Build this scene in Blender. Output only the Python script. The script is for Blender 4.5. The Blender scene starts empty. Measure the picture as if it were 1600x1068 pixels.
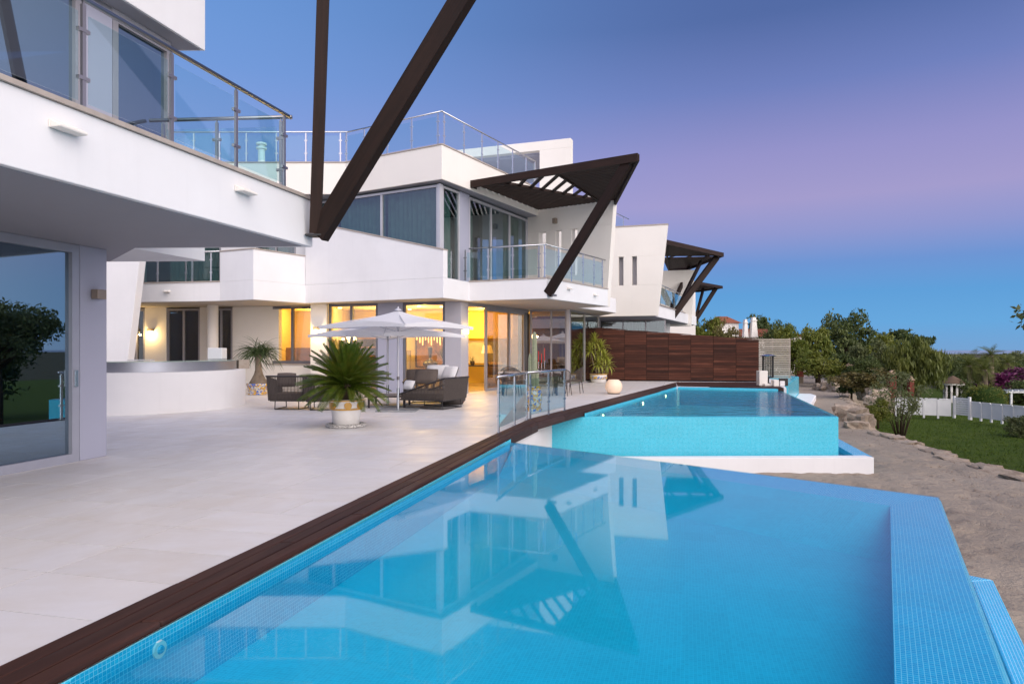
import bpy, math, random
import numpy as np
from mathutils import Vector, Matrix, noise as mnoise
random.seed(7)
S = bpy.context.scene
COL = S.collection
R = math.radians

# ------------------------------------------------------------------ camera, sky, sun, exposure
cd = bpy.data.cameras.new("camera"); cam = bpy.data.objects.new("camera", cd); COL.objects.link(cam)
cd.sensor_width = 36.0; cd.lens = 36.0*1060/1600; cd.shift_y = 11/1600
cd.clip_start = 0.05; cd.clip_end = 30000
cam.location = (0, 0, 1.5); cam.rotation_euler = (R(90), 0, 0)
S.camera = cam

def lin(r, g, b):
    f = lambda c: (c/255/12.92) if c/255 <= .04045 else ((c/255+.055)/1.055)**2.4
    return (f(r), f(g), f(b), 1)

W = bpy.data.worlds.new("World"); S.world = W; W.use_nodes = True
nt = W.node_tree; nt.nodes.clear(); N = nt.nodes.new; LK = nt.links.new
tc = N("ShaderNodeTexCoord"); sx = N("ShaderNodeSeparateXYZ"); LK(tc.outputs["Generated"], sx.inputs[0])
def ramp(stops):
    r = N("ShaderNodeValToRGB"); e = r.color_ramp.elements
    e[0].position, e[0].color = stops[0][0], lin(*stops[0][1]); e[1].position, e[1].color = stops[-1][0], lin(*stops[-1][1])
    for p, c in stops[1:-1]:
        k = e.new(p); k.color = lin(*c)
    LK(sx.outputs[2], r.inputs[0]); return r
# dusk sky opposite the set sun: earth shadow, belt of Venus, blue above
rr = ramp([(0, (118, 164, 212)), (.035, (104, 168, 222)), (.075, (96, 160, 218)), (.115, (110, 150, 212)), (.155, (144, 153, 208)), (.20, (164, 157, 206)),
           (.26, (150, 148, 203)), (.34, (112, 129, 190)), (.42, (84, 108, 166)), (1, (50, 84, 150))])
rl = ramp([(0, (124, 168, 216)), (.05, (118, 170, 224)), (.12, (136, 165, 224)), (.2, (148, 163, 224)), (.28, (134, 162, 224)), (.36, (116, 156, 220)), (.5, (100, 148, 212)), (1, (50, 90, 170))])
mr = N("ShaderNodeMapRange"); mr.interpolation_type = 'SMOOTHSTEP'; mr.inputs[1].default_value = -.45; mr.inputs[2].default_value = .35
LK(sx.outputs[0], mr.inputs[0])
mx = N("ShaderNodeMix"); mx.data_type = 'RGBA'; LK(mr.outputs[0], mx.inputs[0]); LK(rl.outputs[0], mx.inputs[6]); LK(rr.outputs[0], mx.inputs[7])
# the afterglow on the western side (behind the camera): broad and smooth
dt = N("ShaderNodeVectorMath"); dt.operation = 'DOT_PRODUCT'; LK(tc.outputs["Generated"], dt.inputs[0]); dt.inputs[1].default_value = (.48, -.86, .18)
g1 = N("ShaderNodeMapRange"); g1.interpolation_type = 'SMOOTHSTEP'; g1.inputs[1].default_value = -.35; g1.inputs[2].default_value = 1.0; g1.inputs[4].default_value = 1.0
LK(dt.outputs["Value"], g1.inputs[0])
gl = N("ShaderNodeMix"); gl.data_type = 'RGBA'; gl.blend_type = 'ADD'; LK(g1.outputs[0], gl.inputs[0]); LK(mx.outputs[2], gl.inputs[6]); gl.inputs[7].default_value = (1.75, 1.45, 1.22, 1)
bg = N("ShaderNodeBackground"); LK(gl.outputs[2], bg.inputs[0]); bg.inputs[1].default_value = 1.0
wo = N("ShaderNodeOutputWorld"); LK(bg.outputs[0], wo.inputs[0])

sd = bpy.data.lights.new("sun", 'SUN'); so = bpy.data.objects.new("sun", sd); COL.objects.link(so)
sd.energy = 2.0; sd.angle = R(70); sd.color = (1.0, .965, .945)
so.rotation_euler = Vector((-.50, .75, -.46)).to_track_quat('-Z', 'Y').to_euler()

S.view_settings.view_transform = 'Standard'; S.view_settings.look = 'None'
S.view_settings.exposure = 0; S.view_settings.gamma = 1; S.view_settings.use_curve_mapping = False
S.render.engine = 'CYCLES'
S.cycles.max_bounces = 10; S.cycles.diffuse_bounces = 3; S.cycles.glossy_bounces = 4; S.cycles.transmission_bounces = 4
S.cycles.transparent_max_bounces = 16; S.cycles.caustics_reflective = False; S.cycles.caustics_refractive = False
S.cycles.sample_clamp_indirect = 4; S.cycles.use_denoising = True; S.cycles.blur_glossy = 1.0

# ------------------------------------------------------------------ helpers
def G(px, py, z=0.0):
    """ground point at height z under a picture point of the 1600 px photograph"""
    Y = (1.5-z)*1060/(py-545); return Vector(((px-800)/1060*Y, Y, z))
def V2(a, b=None): return Vector((a[0], a[1]))

class Fr:
    """vertical facade frame: u runs left to right seen from outside, v points outwards"""
    def __init__(s, a, b):
        a, b = V2(a), V2(b); s.o = a; s.L = (b-a).length; s.d = (b-a)/s.L; s.n = Vector((s.d.y, -s.d.x))
    def p(s, u, v, z):
        q = s.o+s.d*u+s.n*v; return (q.x, q.y, z)
    def at(s, px, v=0):
        r = (px-800)/1060; o = s.o+s.n*v
        return (r*o.y-o.x)/(s.d.x-r*s.d.y)

def offs(o):
    v = Vector((0, 0, 0))
    while o is not None:
        v += o.location; o = o.parent
    return v
class MB:
    def __init__(s): s.v, s.f = [], []
    def add(s, vs, fs):
        n = len(s.v); s.v += [tuple(v) for v in vs]; s.f += [tuple(i+n for i in f) for f in fs]; return s
    def hexa(s, b, t):
        return s.add(list(b)+list(t), [(3, 2, 1, 0), (4, 5, 6, 7), (0, 1, 5, 4), (1, 2, 6, 5), (2, 3, 7, 6), (3, 0, 4, 7)])
    def box(s, x0, x1, y0, y1, z0, z1):
        return s.hexa([(x0, y0, z0), (x1, y0, z0), (x1, y1, z0), (x0, y1, z0)], [(x0, y0, z1), (x1, y0, z1), (x1, y1, z1), (x0, y1, z1)])
    def fbox(s, F, u0, u1, v0, v1, z0, z1):
        c = [(u0, v1), (u1, v1), (u1, v0), (u0, v0)]
        return s.hexa([F.p(u, v, z0) for u, v in c], [F.p(u, v, z1) for u, v in c])
    def prism(s, poly, z0, z1):
        poly = [V2(p) for p in poly]
        a = sum(poly[i-1].x*poly[i].y-poly[i].x*poly[i-1].y for i in range(len(poly)))
        if a < 0: poly = poly[::-1]
        n = len(poly)
        s.add([(p.x, p.y, z0) for p in poly]+[(p.x, p.y, z1) for p in poly],
              [tuple(range(n))[::-1], tuple(range(n, 2*n))]+[(i, (i+1) % n, n+(i+1) % n, n+i) for i in range(n)]); return s
    def fpoly(s, F, poly, v0, v1):
        n = len(poly)
        s.add([F.p(u, v1, z) for u, z in poly]+[F.p(u, v0, z) for u, z in poly],
              [tuple(range(n)), tuple(range(n, 2*n))[::-1]]+[(i, n+i, n+(i+1) % n, (i+1) % n) for i in range(n)]); return s
    def tube(s, pts, r, n=8, cap=True):
        pts = [Vector(p) for p in pts]; rs = r if isinstance(r, (list, tuple)) else [r]*len(pts)
        vs, fs = [], []
        up0 = None
        for i, p in enumerate(pts):
            t = (pts[min(i+1, len(pts)-1)]-pts[max(i-1, 0)]).normalized()
            if up0 is None: up0 = Vector((0, 0, 1)) if abs(t.z) < .9 else Vector((1, 0, 0))
            a = t.cross(up0).normalized(); b = a.cross(t).normalized(); up0 = b
            for k in range(n):
                q = 2*math.pi*k/n; vs.append(p+(a*math.cos(q)+b*math.sin(q))*rs[i])
        for i in range(len(pts)-1):
            for k in range(n): fs.append((i*n+k, i*n+(k+1) % n, (i+1)*n+(k+1) % n, (i+1)*n+k))
        if cap: fs += [tuple(range(n))[::-1], tuple(range((len(pts)-1)*n, len(pts)*n))]
        return s.add(vs, fs)
    def lathe(s, c, prof, n=24, a0=0, a1=2*math.pi):
        full = abs(a1-a0-2*math.pi) < 1e-6; m = n if full else n+1
        vs, fs = [], []
        for r, z in prof:
            for k in range(m):
                q = a0+(a1-a0)*k/n; vs.append((c[0]+r*math.cos(q), c[1]+r*math.sin(q), c[2]+z))
        for i in range(len(prof)-1):
            for k in range(n):
                k2 = (k+1) % m; fs.append((i*m+k, i*m+k2, (i+1)*m+k2, (i+1)*m+k))
        return s.add(vs, fs)
    def build(s, name, mat, parent=None, smooth=False, bevel=0):
        me = bpy.data.meshes.new(name); o = offs(parent)
        me.from_pydata([(v[0]-o.x, v[1]-o.y, v[2]-o.z) for v in s.v], [], s.f)
        return fin(me, name, mat, parent, smooth, bevel)
def autouv(me):
    uv = me.uv_layers.new(name="UVMap").data
    for p in me.polygons:
        vs = [me.vertices[i].co for i in p.vertices]
        e = max(((vs[(i+1) % len(vs)]-vs[i]) for i in range(len(vs))), key=lambda e: e.length)
        if e.length < 1e-9: continue
        u = e.normalized(); 
        if max(u, key=abs) < 0: u = -u
        w = p.normal.cross(u)
        for li, v in zip(p.loop_indices, vs): uv[li].uv = (v.dot(u), v.dot(w))
def fin(me, name, mat, parent=None, smooth=False, bevel=0):
    me.update()
    if len(me.polygons) < 3000: autouv(me)
    if mat: me.materials.append(mat)
    if smooth: me.polygons.foreach_set("use_smooth", [True]*len(me.polygons))
    o = bpy.data.objects.new(name, me); COL.objects.link(o)
    if parent: o.parent = parent
    if not bevel and not smooth and mat and mat.name in ('white_plaster', 'warm_white_plaster', 'grey_plaster', 'pale_grey_plaster') and len(me.polygons) < 60: bevel = .009
    if smooth == 2: me.set_sharp_from_angle(angle=R(40))
    if bevel:
        b = o.modifiers.new("bevel", 'BEVEL'); b.width = bevel; b.segments = 2; b.limit_method = 'ANGLE'
    return o
def beam(name, p, q, w, h, mat, parent=None, roll=None):
    """a bar with its length along local x, so that grain runs along it"""
    p, q = Vector(p), Vector(q); L = (q-p).length
    o = MB().box(0, L, -w/2, w/2, -h/2, h/2).build(name, mat)
    x = (q-p).normalized(); up = Vector(roll) if roll else (Vector((0, 0, 1)) if abs(x.z) < .97 else Vector((0, 1, 0)))
    y = up.cross(x).normalized(); z = x.cross(y)
    m = Matrix((x, y, z)).transposed().to_4x4(); m.translation = p-offs(parent)
    if parent: o.parent = parent
    o.matrix_basis = m
    return o
def root(name, label, cat, loc=(0, 0, 0), group=None):
    o = bpy.data.objects.new(name, None); o.empty_display_size = .2; COL.objects.link(o); o.location = loc
    return tag(o, label, cat, group)
def tag(o, label, cat, group=None):
    o["label"] = label; o["category"] = cat
    if group: o["group"] = group
    return o
def struct(o): o["kind"] = "structure"; return o
def stuff(o): o["kind"] = "stuff"; return o
def copy_tree(o, parent=None):
    c = o.copy(); COL.objects.link(c)
    if parent: c.parent = parent
    for ch in list(o.children): copy_tree(ch, c)
    return c
def npmesh(name, V, F, mat, parent=None, smooth=False):
    """V (n,3), F (m,k) arrays"""
    me = bpy.data.meshes.new(name); V = np.asarray(V, dtype=np.float32); F = np.asarray(F, dtype=np.int32); k = F.shape[1]
    me.vertices.add(len(V)); me.vertices.foreach_set("co", V.ravel())
    me.loops.add(F.size); me.loops.foreach_set("vertex_index", F.ravel())
    me.polygons.add(len(F)); me.polygons.foreach_set("loop_start", np.arange(0, F.size, k, dtype=np.int32))
    me.update(calc_edges=True); me.validate()
    if mat: me.materials.append(mat)
    if smooth: me.polygons.foreach_set("use_smooth", [True]*len(me.polygons))
    o = bpy.data.objects.new(name, me); COL.objects.link(o)
    if parent: o.parent = parent
    return o

# ------------------------------------------------------------------ materials
class Mat:
    def __init__(s, name):
        s.m = bpy.data.materials.new(name); s.m.use_nodes = True; s.t = s.m.node_tree
        s.b = s.t.nodes["Principled BSDF"]; s.o = s.t.nodes["Material Output"]; s.tc = None
    def n(s, typ, **k):
        x = s.t.nodes.new("ShaderNode"+typ)
        for a, v in k.items(): setattr(x, a, v)
        return x
    def l(s, a, b): s.t.links.new(a, b)
    def co(s, out="Object", scale=(1, 1, 1), rnd=False):
        tcn = s.n("TexCoord"); mp = s.n("Mapping"); mp.inputs["Scale"].default_value = scale; s.l(tcn.outputs[out], mp.inputs[0])
        if rnd:
            oi = s.n("ObjectInfo"); mm = s.n("VectorMath", operation='SCALE'); mm.inputs[0].default_value = (31, 57, 83); s.l(oi.outputs["Random"], mm.inputs["Scale"]); s.l(mm.outputs[0], mp.inputs["Location"])
        return mp.outputs[0]
    def noise(s, vec, scale, detail=4, rough=.55):
        x = s.n("TexNoise"); x.inputs["Scale"].default_value = scale; x.inputs["Detail"].default_value = detail; x.inputs["Roughness"].default_value = rough
        s.l(vec, x.inputs["Vector"]); return x.outputs["Fac"]
    def mixc(s, f, a, b, blend='MIX'):
        x = s.n("Mix", data_type='RGBA', blend_type=blend)
        for v, i in ((f, 0), (a, 6), (b, 7)):
            if hasattr(v, "links"): s.l(v, x.inputs[i])
            elif i == 0: x.inputs[0].default_value = v
            else: x.inputs[i].default_value = tuple(v)+((1,) if len(v) == 3 else ())
        return x.outputs[2]
    def rng(s, f, a, b, c=0, d=1):
        x = s.n("MapRange"); s.l(f, x.inputs[0])
        for i, v in enumerate((a, b, c, d)): x.inputs[i+1].default_value = v
        return x.outputs[0]
    def col(s, c):
        if hasattr(c, "links"): s.l(c, s.b.inputs["Base Color"])
        else: s.b.inputs["Base Color"].default_value = tuple(c)+((1,) if len(c) == 3 else ())
    def rough(s, r):
        if hasattr(r, "links"): s.l(r, s.b.inputs["Roughness"])
        else: s.b.inputs["Roughness"].default_value = r
    def bump(s, h, st=.2, dist=.01):
        x = s.n("Bump"); x.inputs["Strength"].default_value = st; x.inputs["Distance"].default_value = dist; s.l(h, x.inputs["Height"]); s.l(x.outputs[0], s.b.inputs["Normal"])

def basic(name, c1, c2=None, scale=6, rough=.6, metal=0, bump=0, bscale=60, rnd=0.0, dist=.01, coord="Object"):
    M = Mat(name); v = M.co(coord); M.rough(rough); M.b.inputs["Metallic"].default_value = metal
    c = c1
    if c2: c = M.mixc(M.rng(M.noise(v, scale), .3, .7), c1, c2)
    if rnd:
        oi = M.n("ObjectInfo"); h = M.n("HueSaturation"); M.l(M.rng(oi.outputs["Random"], 0, 1, 1-rnd, 1+rnd), h.inputs["Value"])
        if hasattr(c, "links"): M.l(c, h.inputs["Color"])
        else: h.inputs["Color"].default_value = tuple(c)+(1,)
        c = h.outputs[0]
    M.col(c)
    if bump: M.bump(M.noise(v, bscale, 5), bump, dist)
    if rough >= .85 or 'blade' in name: M.b.inputs['Specular IOR Level'].default_value = .1
    return M.m
def plaster(name, c, stain=.05):
    M = Mat(name); v = M.co(); 
    a = M.rng(M.noise(v, .7, 5, .6), .35, .75); b = M.noise(M.co(scale=(6, 6, .35)), 1.3, 5)
    k = tuple(x*(1-stain*1.6) for x in c); c1 = M.mixc(a, c, tuple(x*(1-stain) for x in c)); c2 = M.mixc(M.rng(b, .56, .85, 0, .38), c1, k)
    M.col(c2); M.rough(.85); M.bump(M.noise(v, 90, 6), .25, .004); return M.m
WHITE = plaster("white_plaster", (.79, .785, .79), .085); CREAMW = plaster("warm_white_plaster", (.80, .76, .70)); GREYP = plaster("grey_plaster", (.40, .39, .43))
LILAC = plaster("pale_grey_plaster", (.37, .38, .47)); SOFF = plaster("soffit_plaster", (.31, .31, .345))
COPING = basic("stone_coping", (.44, .38, .33), (.36, .31, .27), 8, .6, bump=.2)
def wood(name, c1, c2, c3, rnd=.25, rough=.55):
    M = Mat(name); v = M.co(scale=(1.2, 26, 26), rnd=True); n = M.noise(v, 1.0, 6, .6); v2 = M.co(scale=(.5, 3, 3), rnd=True)
    c = M.mixc(M.rng(n, .3, .7), c1, c2); c = M.mixc(M.rng(M.noise(v2, 1.3, 3), .52, .8, 0, .6), c, c3)
    oi = M.n("ObjectInfo"); h = M.n("HueSaturation"); M.l(M.rng(oi.outputs["Random"], 0, 1, 1-rnd, 1+rnd), h.inputs["Value"]); M.l(c, h.inputs["Color"])
    M.col(h.outputs[0]); M.rough(rough); M.b.inputs['Specular IOR Level'].default_value = .25; M.bump(n, .3, .004); return M.m
DARKW = wood("dark_stained_timber", (.013, .007, .005), (.027, .013, .009), (.036, .018, .012), .15, .7)
DECKW = wood("deck_board_wood", (.026, .010, .007), (.060, .024, .016), (.075, .05, .046), .25, .62)
FENCEW = wood("fence_board_wood", (.040, .012, .007), (.085, .027, .014), (.15, .058, .034), .5, .65)
GREYW = wood("weathered_board_wood", (.30, .25, .20), (.40, .34, .28), (.45, .40, .34), .12)
STEEL = basic("brushed_steel", (.55, .56, .58), None, rough=.25, metal=1)
DSTEEL = basic("dark_steel", (.22, .20, .20), None, rough=.3, metal=.9)
ALU = basic("grey_aluminium", (.33, .32, .34), (.30, .29, .31), 3, .45, .2)
ALUW = basic("light_aluminium", (.52, .52, .55), (.48, .48, .52), 3, .4, .2)
def twosided(M, ior):
    """Fresnel weight of a thin sheet: the same from both of its sides"""
    g = M.n("NewGeometry"); fr = M.n("Fresnel"); M.l(M.rng(g.outputs["Backfacing"], 0, 1, ior, 1/ior), fr.inputs[0]); return fr
def glass(name, tint, refl_min, rough=.0, refl_col=(1, 1, 1), ior=1.5):
    M = Mat(name); M.t.nodes.remove(M.b)
    tr = M.n("BsdfTransparent"); tr.inputs[0].default_value = tint+(1,)
    gs = M.n("BsdfGlossy"); gs.inputs["Roughness"].default_value = rough; gs.inputs[0].default_value = refl_col+(1,)
    fr = twosided(M, ior)
    f = M.rng(fr.outputs[0], 0, 1, refl_min, 1); mx = M.n("MixShader"); M.l(f, mx.inputs[0]); M.l(tr.outputs[0], mx.inputs[1]); M.l(gs.outputs[0], mx.inputs[2]); M.l(mx.outputs[0], M.o.inputs[0])
    return M.m
GLASSW = glass("window_glass", (.56, .68, .68), .07); GLASSD = glass("mirror_tinted_glass", (.22, .34, .42), .34, refl_col=(.55, .72, .85)); GLASSC = glass("clear_room_glass", (.93, .95, .93), .03)
DFRAME = basic('dark_window_frame', (.15, .15, .17), (.13, .13, .15), 3, .5); GLASSB = glass("shaded_door_glass", (.75, .74, .70), .02); GLASSR = glass("railing_glass", (.84, .94, .955), .0); 
def water(name, tint, bump, bscale, rough, ior=1.47):
    M = Mat(name); M.t.nodes.remove(M.b)
    tr = M.n("BsdfTransparent"); tr.inputs[0].default_value = tint+(1,)
    gs = M.n("BsdfGlossy"); gs.inputs["Roughness"].default_value = rough
    fr = twosided(M, ior); mx = M.n("MixShader")
    bp = M.n("Bump"); bp.inputs["Strength"].default_value = bump; bp.inputs["Distance"].default_value = .05 if bump > .1 else .02
    M.l(M.noise(M.co(scale=(1, 2.2, 1)), bscale, 3), bp.inputs["Height"]); M.l(bp.outputs[0], gs.inputs["Normal"]); M.l(bp.outputs[0], fr.inputs["Normal"])
    M.l(fr.outputs[0], mx.inputs[0]); M.l(tr.outputs[0], mx.inputs[1]); M.l(gs.outputs[0], mx.inputs[2]); M.l(mx.outputs[0], M.o.inputs[0]); return M.m
WATER1 = water("calm_pool_water", (.58, .95, 1.0), .010, 1.2, .03); WATER2 = water("rippled_pool_water", (.50, .95, .97), .9, 1.6, .10, 1.15)
def mosaic(name, ca, cb, grout, size=.025, mott=.0):
    M = Mat(name); v = M.co("UV", (1/size, 1/size, 1)); br = M.n("TexBrick"); br.offset = 0; br.squash = 1
    M.l(v, br.inputs["Vector"]); br.inputs["Color1"].default_value = ca+(1,); br.inputs["Color2"].default_value = cb+(1,); br.inputs["Mortar"].default_value = grout+(1,)
    br.inputs["Scale"].default_value = 1; br.inputs["Mortar Size"].default_value = .055; br.inputs["Brick Width"].default_value = 1; br.inputs["Row Height"].default_value = 1; br.inputs["Mortar Smooth"].default_value = .3
    v3 = M.co("UV", (3.2, 3.2, 1)); b2 = M.n("TexBrick"); b2.offset = 0; M.l(v3, b2.inputs["Vector"]); b2.inputs["Scale"].default_value = 1; b2.inputs["Brick Width"].default_value = 1; b2.inputs["Row Height"].default_value = 1
    b2.inputs["Color1"].default_value = (.97, .97, .97, 1); b2.inputs["Color2"].default_value = (1.03, 1.03, 1.03, 1); b2.inputs["Mortar"].default_value = (1.0, 1.0, 1.0, 1); b2.inputs["Mortar Size"].default_value = .01
    c = M.mixc(1.0, br.outputs[0], b2.outputs[0], 'MULTIPLY'); c = M.mixc(M.rng(M.noise(M.co('UV', (26, 26, 1)), 1, 3, .8), .35, .7, 0, mott), c, grout); M.col(c); M.rough(.22); M.bump(br.outputs["Fac"], -.3, .003); return M.m
MOS1 = mosaic("blue_mosaic", (.006, .38, .68), (.012, .46, .75), (.60, .82, .92)); MOS2 = mosaic("turquoise_mosaic", (.004, .41, .58), (.015, .49, .66), (.26, .68, .80), .03, .34); MOSF = mosaic("pool_floor_mosaic", (.001, .425, .61), (.002, .475, .67), (.02, .55, .74))
MOSD = mosaic("deep_blue_mosaic", (.003, .25, .44), (.006, .30, .50), (.12, .46, .62))
def tilem():
    M = Mat("limestone_tile"); v = M.co(rnd=True); a = M.noise(M.co(scale=(1, 2.5, 1), rnd=True), 1.1, 5, .6); gg = M.n('NewGeometry'); w = M.noise(gg.outputs['Position'], .55, 6, .65); b = M.noise(v, 7, 6, .7)
    c = M.mixc(M.rng(a, .35, .75), (.66, .648, .655), (.60, .57, .545)); c = M.mixc(M.rng(w, .5, .74, 0, .8), c, (.60, .545, .49)); c = M.mixc(M.rng(w, .28, .44, .55, 0), c, (.56, .55, .58)); c = M.mixc(M.rng(b, .5, .8, 0, .5), c, (.70, .68, .675))
    oi = M.n("ObjectInfo"); h = M.n("HueSaturation"); M.l(M.rng(oi.outputs["Random"], 0, 1, .965, 1.03), h.inputs["Value"]); M.l(c, h.inputs["Color"]); M.col(h.outputs[0])
    M.rough(M.rng(a, .2, .8, .32, .6)); M.bump(b, .06, .003); return M.m
TILE = tilem(); GROUT = basic("tile_grout", (.22, .18, .14), (.17, .14, .11), 5, .9)
def sandm():
    M = Mat("trodden_sand"); v = M.co(); a = M.noise(v, .45, 6, .6); b = M.noise(v, 3.2, 5, .65); c = M.noise(v, 40, 4)
    k = M.mixc(M.rng(a, .35, .7), (.35, .29, .225), (.27, .22, .17)); k = M.mixc(M.rng(b, .56, .72, 0, .75), k, (.17, .135, .11)); k = M.mixc(M.rng(c, .55, .8, 0, .5), k, (.42, .35, .29)); M.col(k); M.rough(.95)
    x = M.n("Math", operation='ADD'); M.l(M.rng(b, 0, 1, 0, 1), x.inputs[0]); M.l(M.rng(c, 0, 1, 0, .15), x.inputs[1]); M.bump(x.outputs[0], .9, .12); return M.m
SAND = sandm()
GRASS = basic("lawn_grass", (.046, .082, .010), (.074, .110, .017), 1.2, .9, bump=1, bscale=120, dist=.03)
BLADE = basic("grass_blade", (.052, .090, .010), (.082, .122, .018), .6, .7)
SOIL = basic("dry_ground", (.09, .075, .05), (.05, .06, .03), .3, .95, bump=.5, bscale=5)
ROCK = basic("sandstone_rock", (.46, .38, .30), (.26, .20, .15), 3.5, .9, bump=.8, bscale=14, dist=.04, rnd=.2)
BRICK = basic("red_brick", (.22, .06, .045), (.15, .045, .035), 9, .9, bump=.4, bscale=40, rnd=.25)
TERRA = basic("terracotta_roof_tile", (.32, .12, .07), (.22, .08, .05), 8, .85, rnd=.2)
SEA = basic("sea_surface", (.22, .30, .42), (.20, .28, .40), .002, .6)
def leafm(name, c1, c2, c3, scale=1.2, rough=.6):
    M = Mat(name); g = M.n("NewGeometry"); v = M.co()
    c = M.mixc(g.outputs["Random Per Island"], c1, c2); c = M.mixc(M.rng(M.noise(v, scale, 3), .45, .7, 0, .8), c, c3); M.col(c); M.rough(rough)
    M.b.inputs["Subsurface Weight"].default_value = 0
    tl = M.n("BsdfTranslucent"); M.l(c, tl.inputs[0]); mx = M.n("MixShader"); mx.inputs[0].default_value = .25; M.l(M.b.outputs[0], mx.inputs[1]); M.l(tl.outputs[0], mx.inputs[2]); M.l(mx.outputs[0], M.o.inputs[0]); return M.m
LF_BRIGHT = leafm("bright_leaf", (.075, .115, .012), (.17, .19, .022), (.24, .22, .03)); LF_DARK = leafm("dark_leaf", (.034, .060, .013), (.075, .11, .024), (.12, .14, .026))
LF_OLIVE = leafm("olive_leaf", (.09, .115, .04), (.15, .175, .065), (.12, .13, .04)); LF_WILLOW = leafm("hanging_leaf", (.075, .105, .016), (.14, .165, .028), (.19, .19, .035))
LF_RUST = leafm("rusty_leaf", (.09, .09, .024), (.17, .15, .04), (.15, .085, .03)); LF_PURPLE = leafm("purple_flower", (.09, .012, .06), (.19, .025, .12), (.03, .03, .015))
LF_CYCAD = leafm("cycad_leaf", (.036, .075, .006), (.09, .14, .012), (.14, .15, .02), 2.5, .4); LF_YUCCA = leafm("striped_leaf", (.22, .27, .02), (.44, .45, .08), (.32, .34, .05), 3, .45); LF_PONY = leafm("strap_leaf", (.03, .06, .015), (.07, .11, .03), (.06, .09, .03), 3, .5)
BARK = basic("tree_bark", (.09, .065, .045), (.05, .036, .026), 6, .9, bump=.8, bscale=25, dist=.03)
BARKP = basic("pale_bark", (.24, .19, .14), (.15, .115, .085), 9, .9, bump=.8, bscale=30, dist=.02)
ROPE = basic("brown_rope", (.060, .047, .042), (.085, .068, .060), 30, .8, rnd=.1); ROPED = basic("dark_frame_paint", (.03, .025, .024), None, rough=.45)
CUSHB = basic("brown_cushion", (.115, .092, .080), (.135, .11, .095), 20, .9, bump=.2, bscale=300); CUSHW = basic("white_cushion", (.75, .73, .73), (.68, .67, .68), 5, .9, bump=.2, bscale=300)
CANVAS = basic("white_canvas", (.80, .80, .84), (.75, .75, .80), 3, .9, bump=.1, bscale=200)
def cloth(name, c, tr):
    M = Mat(name); M.col(c); M.rough(.9); tl = M.n("BsdfTranslucent"); tl.inputs[0].default_value = c+(1,); mx = M.n("MixShader"); mx.inputs[0].default_value = tr; M.l(M.b.outputs[0], mx.inputs[1]); M.l(tl.outputs[0], mx.inputs[2]); M.l(mx.outputs[0], M.o.inputs[0]); return M.m
CANVAS = cloth("white_canvas", (.86, .86, .88), .35)
CURT = basic("pale_curtain", (.40, .47, .42), (.30, .37, .33), 4, .9); CURTW = basic("room_curtain", (.72, .55, .28), (.65, .48, .22), 4, .9)
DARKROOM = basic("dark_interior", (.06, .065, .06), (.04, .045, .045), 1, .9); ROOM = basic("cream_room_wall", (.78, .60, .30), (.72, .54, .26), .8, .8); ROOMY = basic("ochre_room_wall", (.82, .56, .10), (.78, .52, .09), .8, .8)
CERW = basic("white_glazed_ceramic", (.80, .78, .75), (.75, .72, .68), 9, .25); CERY = basic("yellow_glaze", (.55, .30, .03), (.48, .24, .03), 12, .3); TANM = basic("tan_lamp_metal", (.30, .24, .19), None, rough=.4, metal=.4)
CACT = basic("cactus_skin", (.20, .23, .14), (.30, .32, .22), 20, .7); DARKT = basic("dark_lacquer", (.025, .02, .02), (.04, .03, .028), 5, .35); REDC = basic("red_wax", (.45, .02, .015), None, rough=.4)
GRANITE = basic("speckled_pebbles", (.75, .72, .68), (.05, .045, .04), 34, .6)
WHITEP = basic("white_paint", (.72, .72, .72), (.64, .65, .66), 2, .6); BLACKM = basic("black_metal", (.02, .02, .02), None, rough=.5)
def painted(name):
    """white tin glaze with yellow ground bands and blue scrolls"""
    M = Mat(name); v = M.co(); n1 = M.noise(v, 11, 2); n2 = M.noise(v, 17, 2)
    c = M.mixc(M.rng(n1, .47, .50), (.62, .58, .50), (.62, .36, .04)); c = M.mixc(M.rng(n2, .555, .58), c, (.05, .14, .48)); M.col(c); M.rough(.25); return M.m
PAINTED = painted("painted_majolica")
def emit(name, c, s):
    M = Mat(name); M.b.inputs["Base Color"].default_value = c+(1,); M.b.inputs["Emission Color"].default_value = c+(1,); M.b.inputs["Emission Strength"].default_value = s; return M.m
E_BULB = emit("lit_bulb", (1, .72, .34), 14); E_SHADE = emit("lit_shade", (1, .62, .18), 2.2); E_SPHERE = emit("lit_globe", (.85, .64, .47), .16); E_POOL = emit("lit_pool_lamp", (1, .78, .35), 7); E_LIN = emit("lit_wall_strip", (1, .74, .36), 8)
def lamp(p, e, c=(1, .68, .32), r=.08):
    l = bpy.data.lights.new("room_lamp", 'POINT'); l.energy = e; l.color = c; l.shadow_soft_size = r
    o = bpy.data.objects.new("room_lamp", l); COL.objects.link(o); o.location = p; return o

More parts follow.
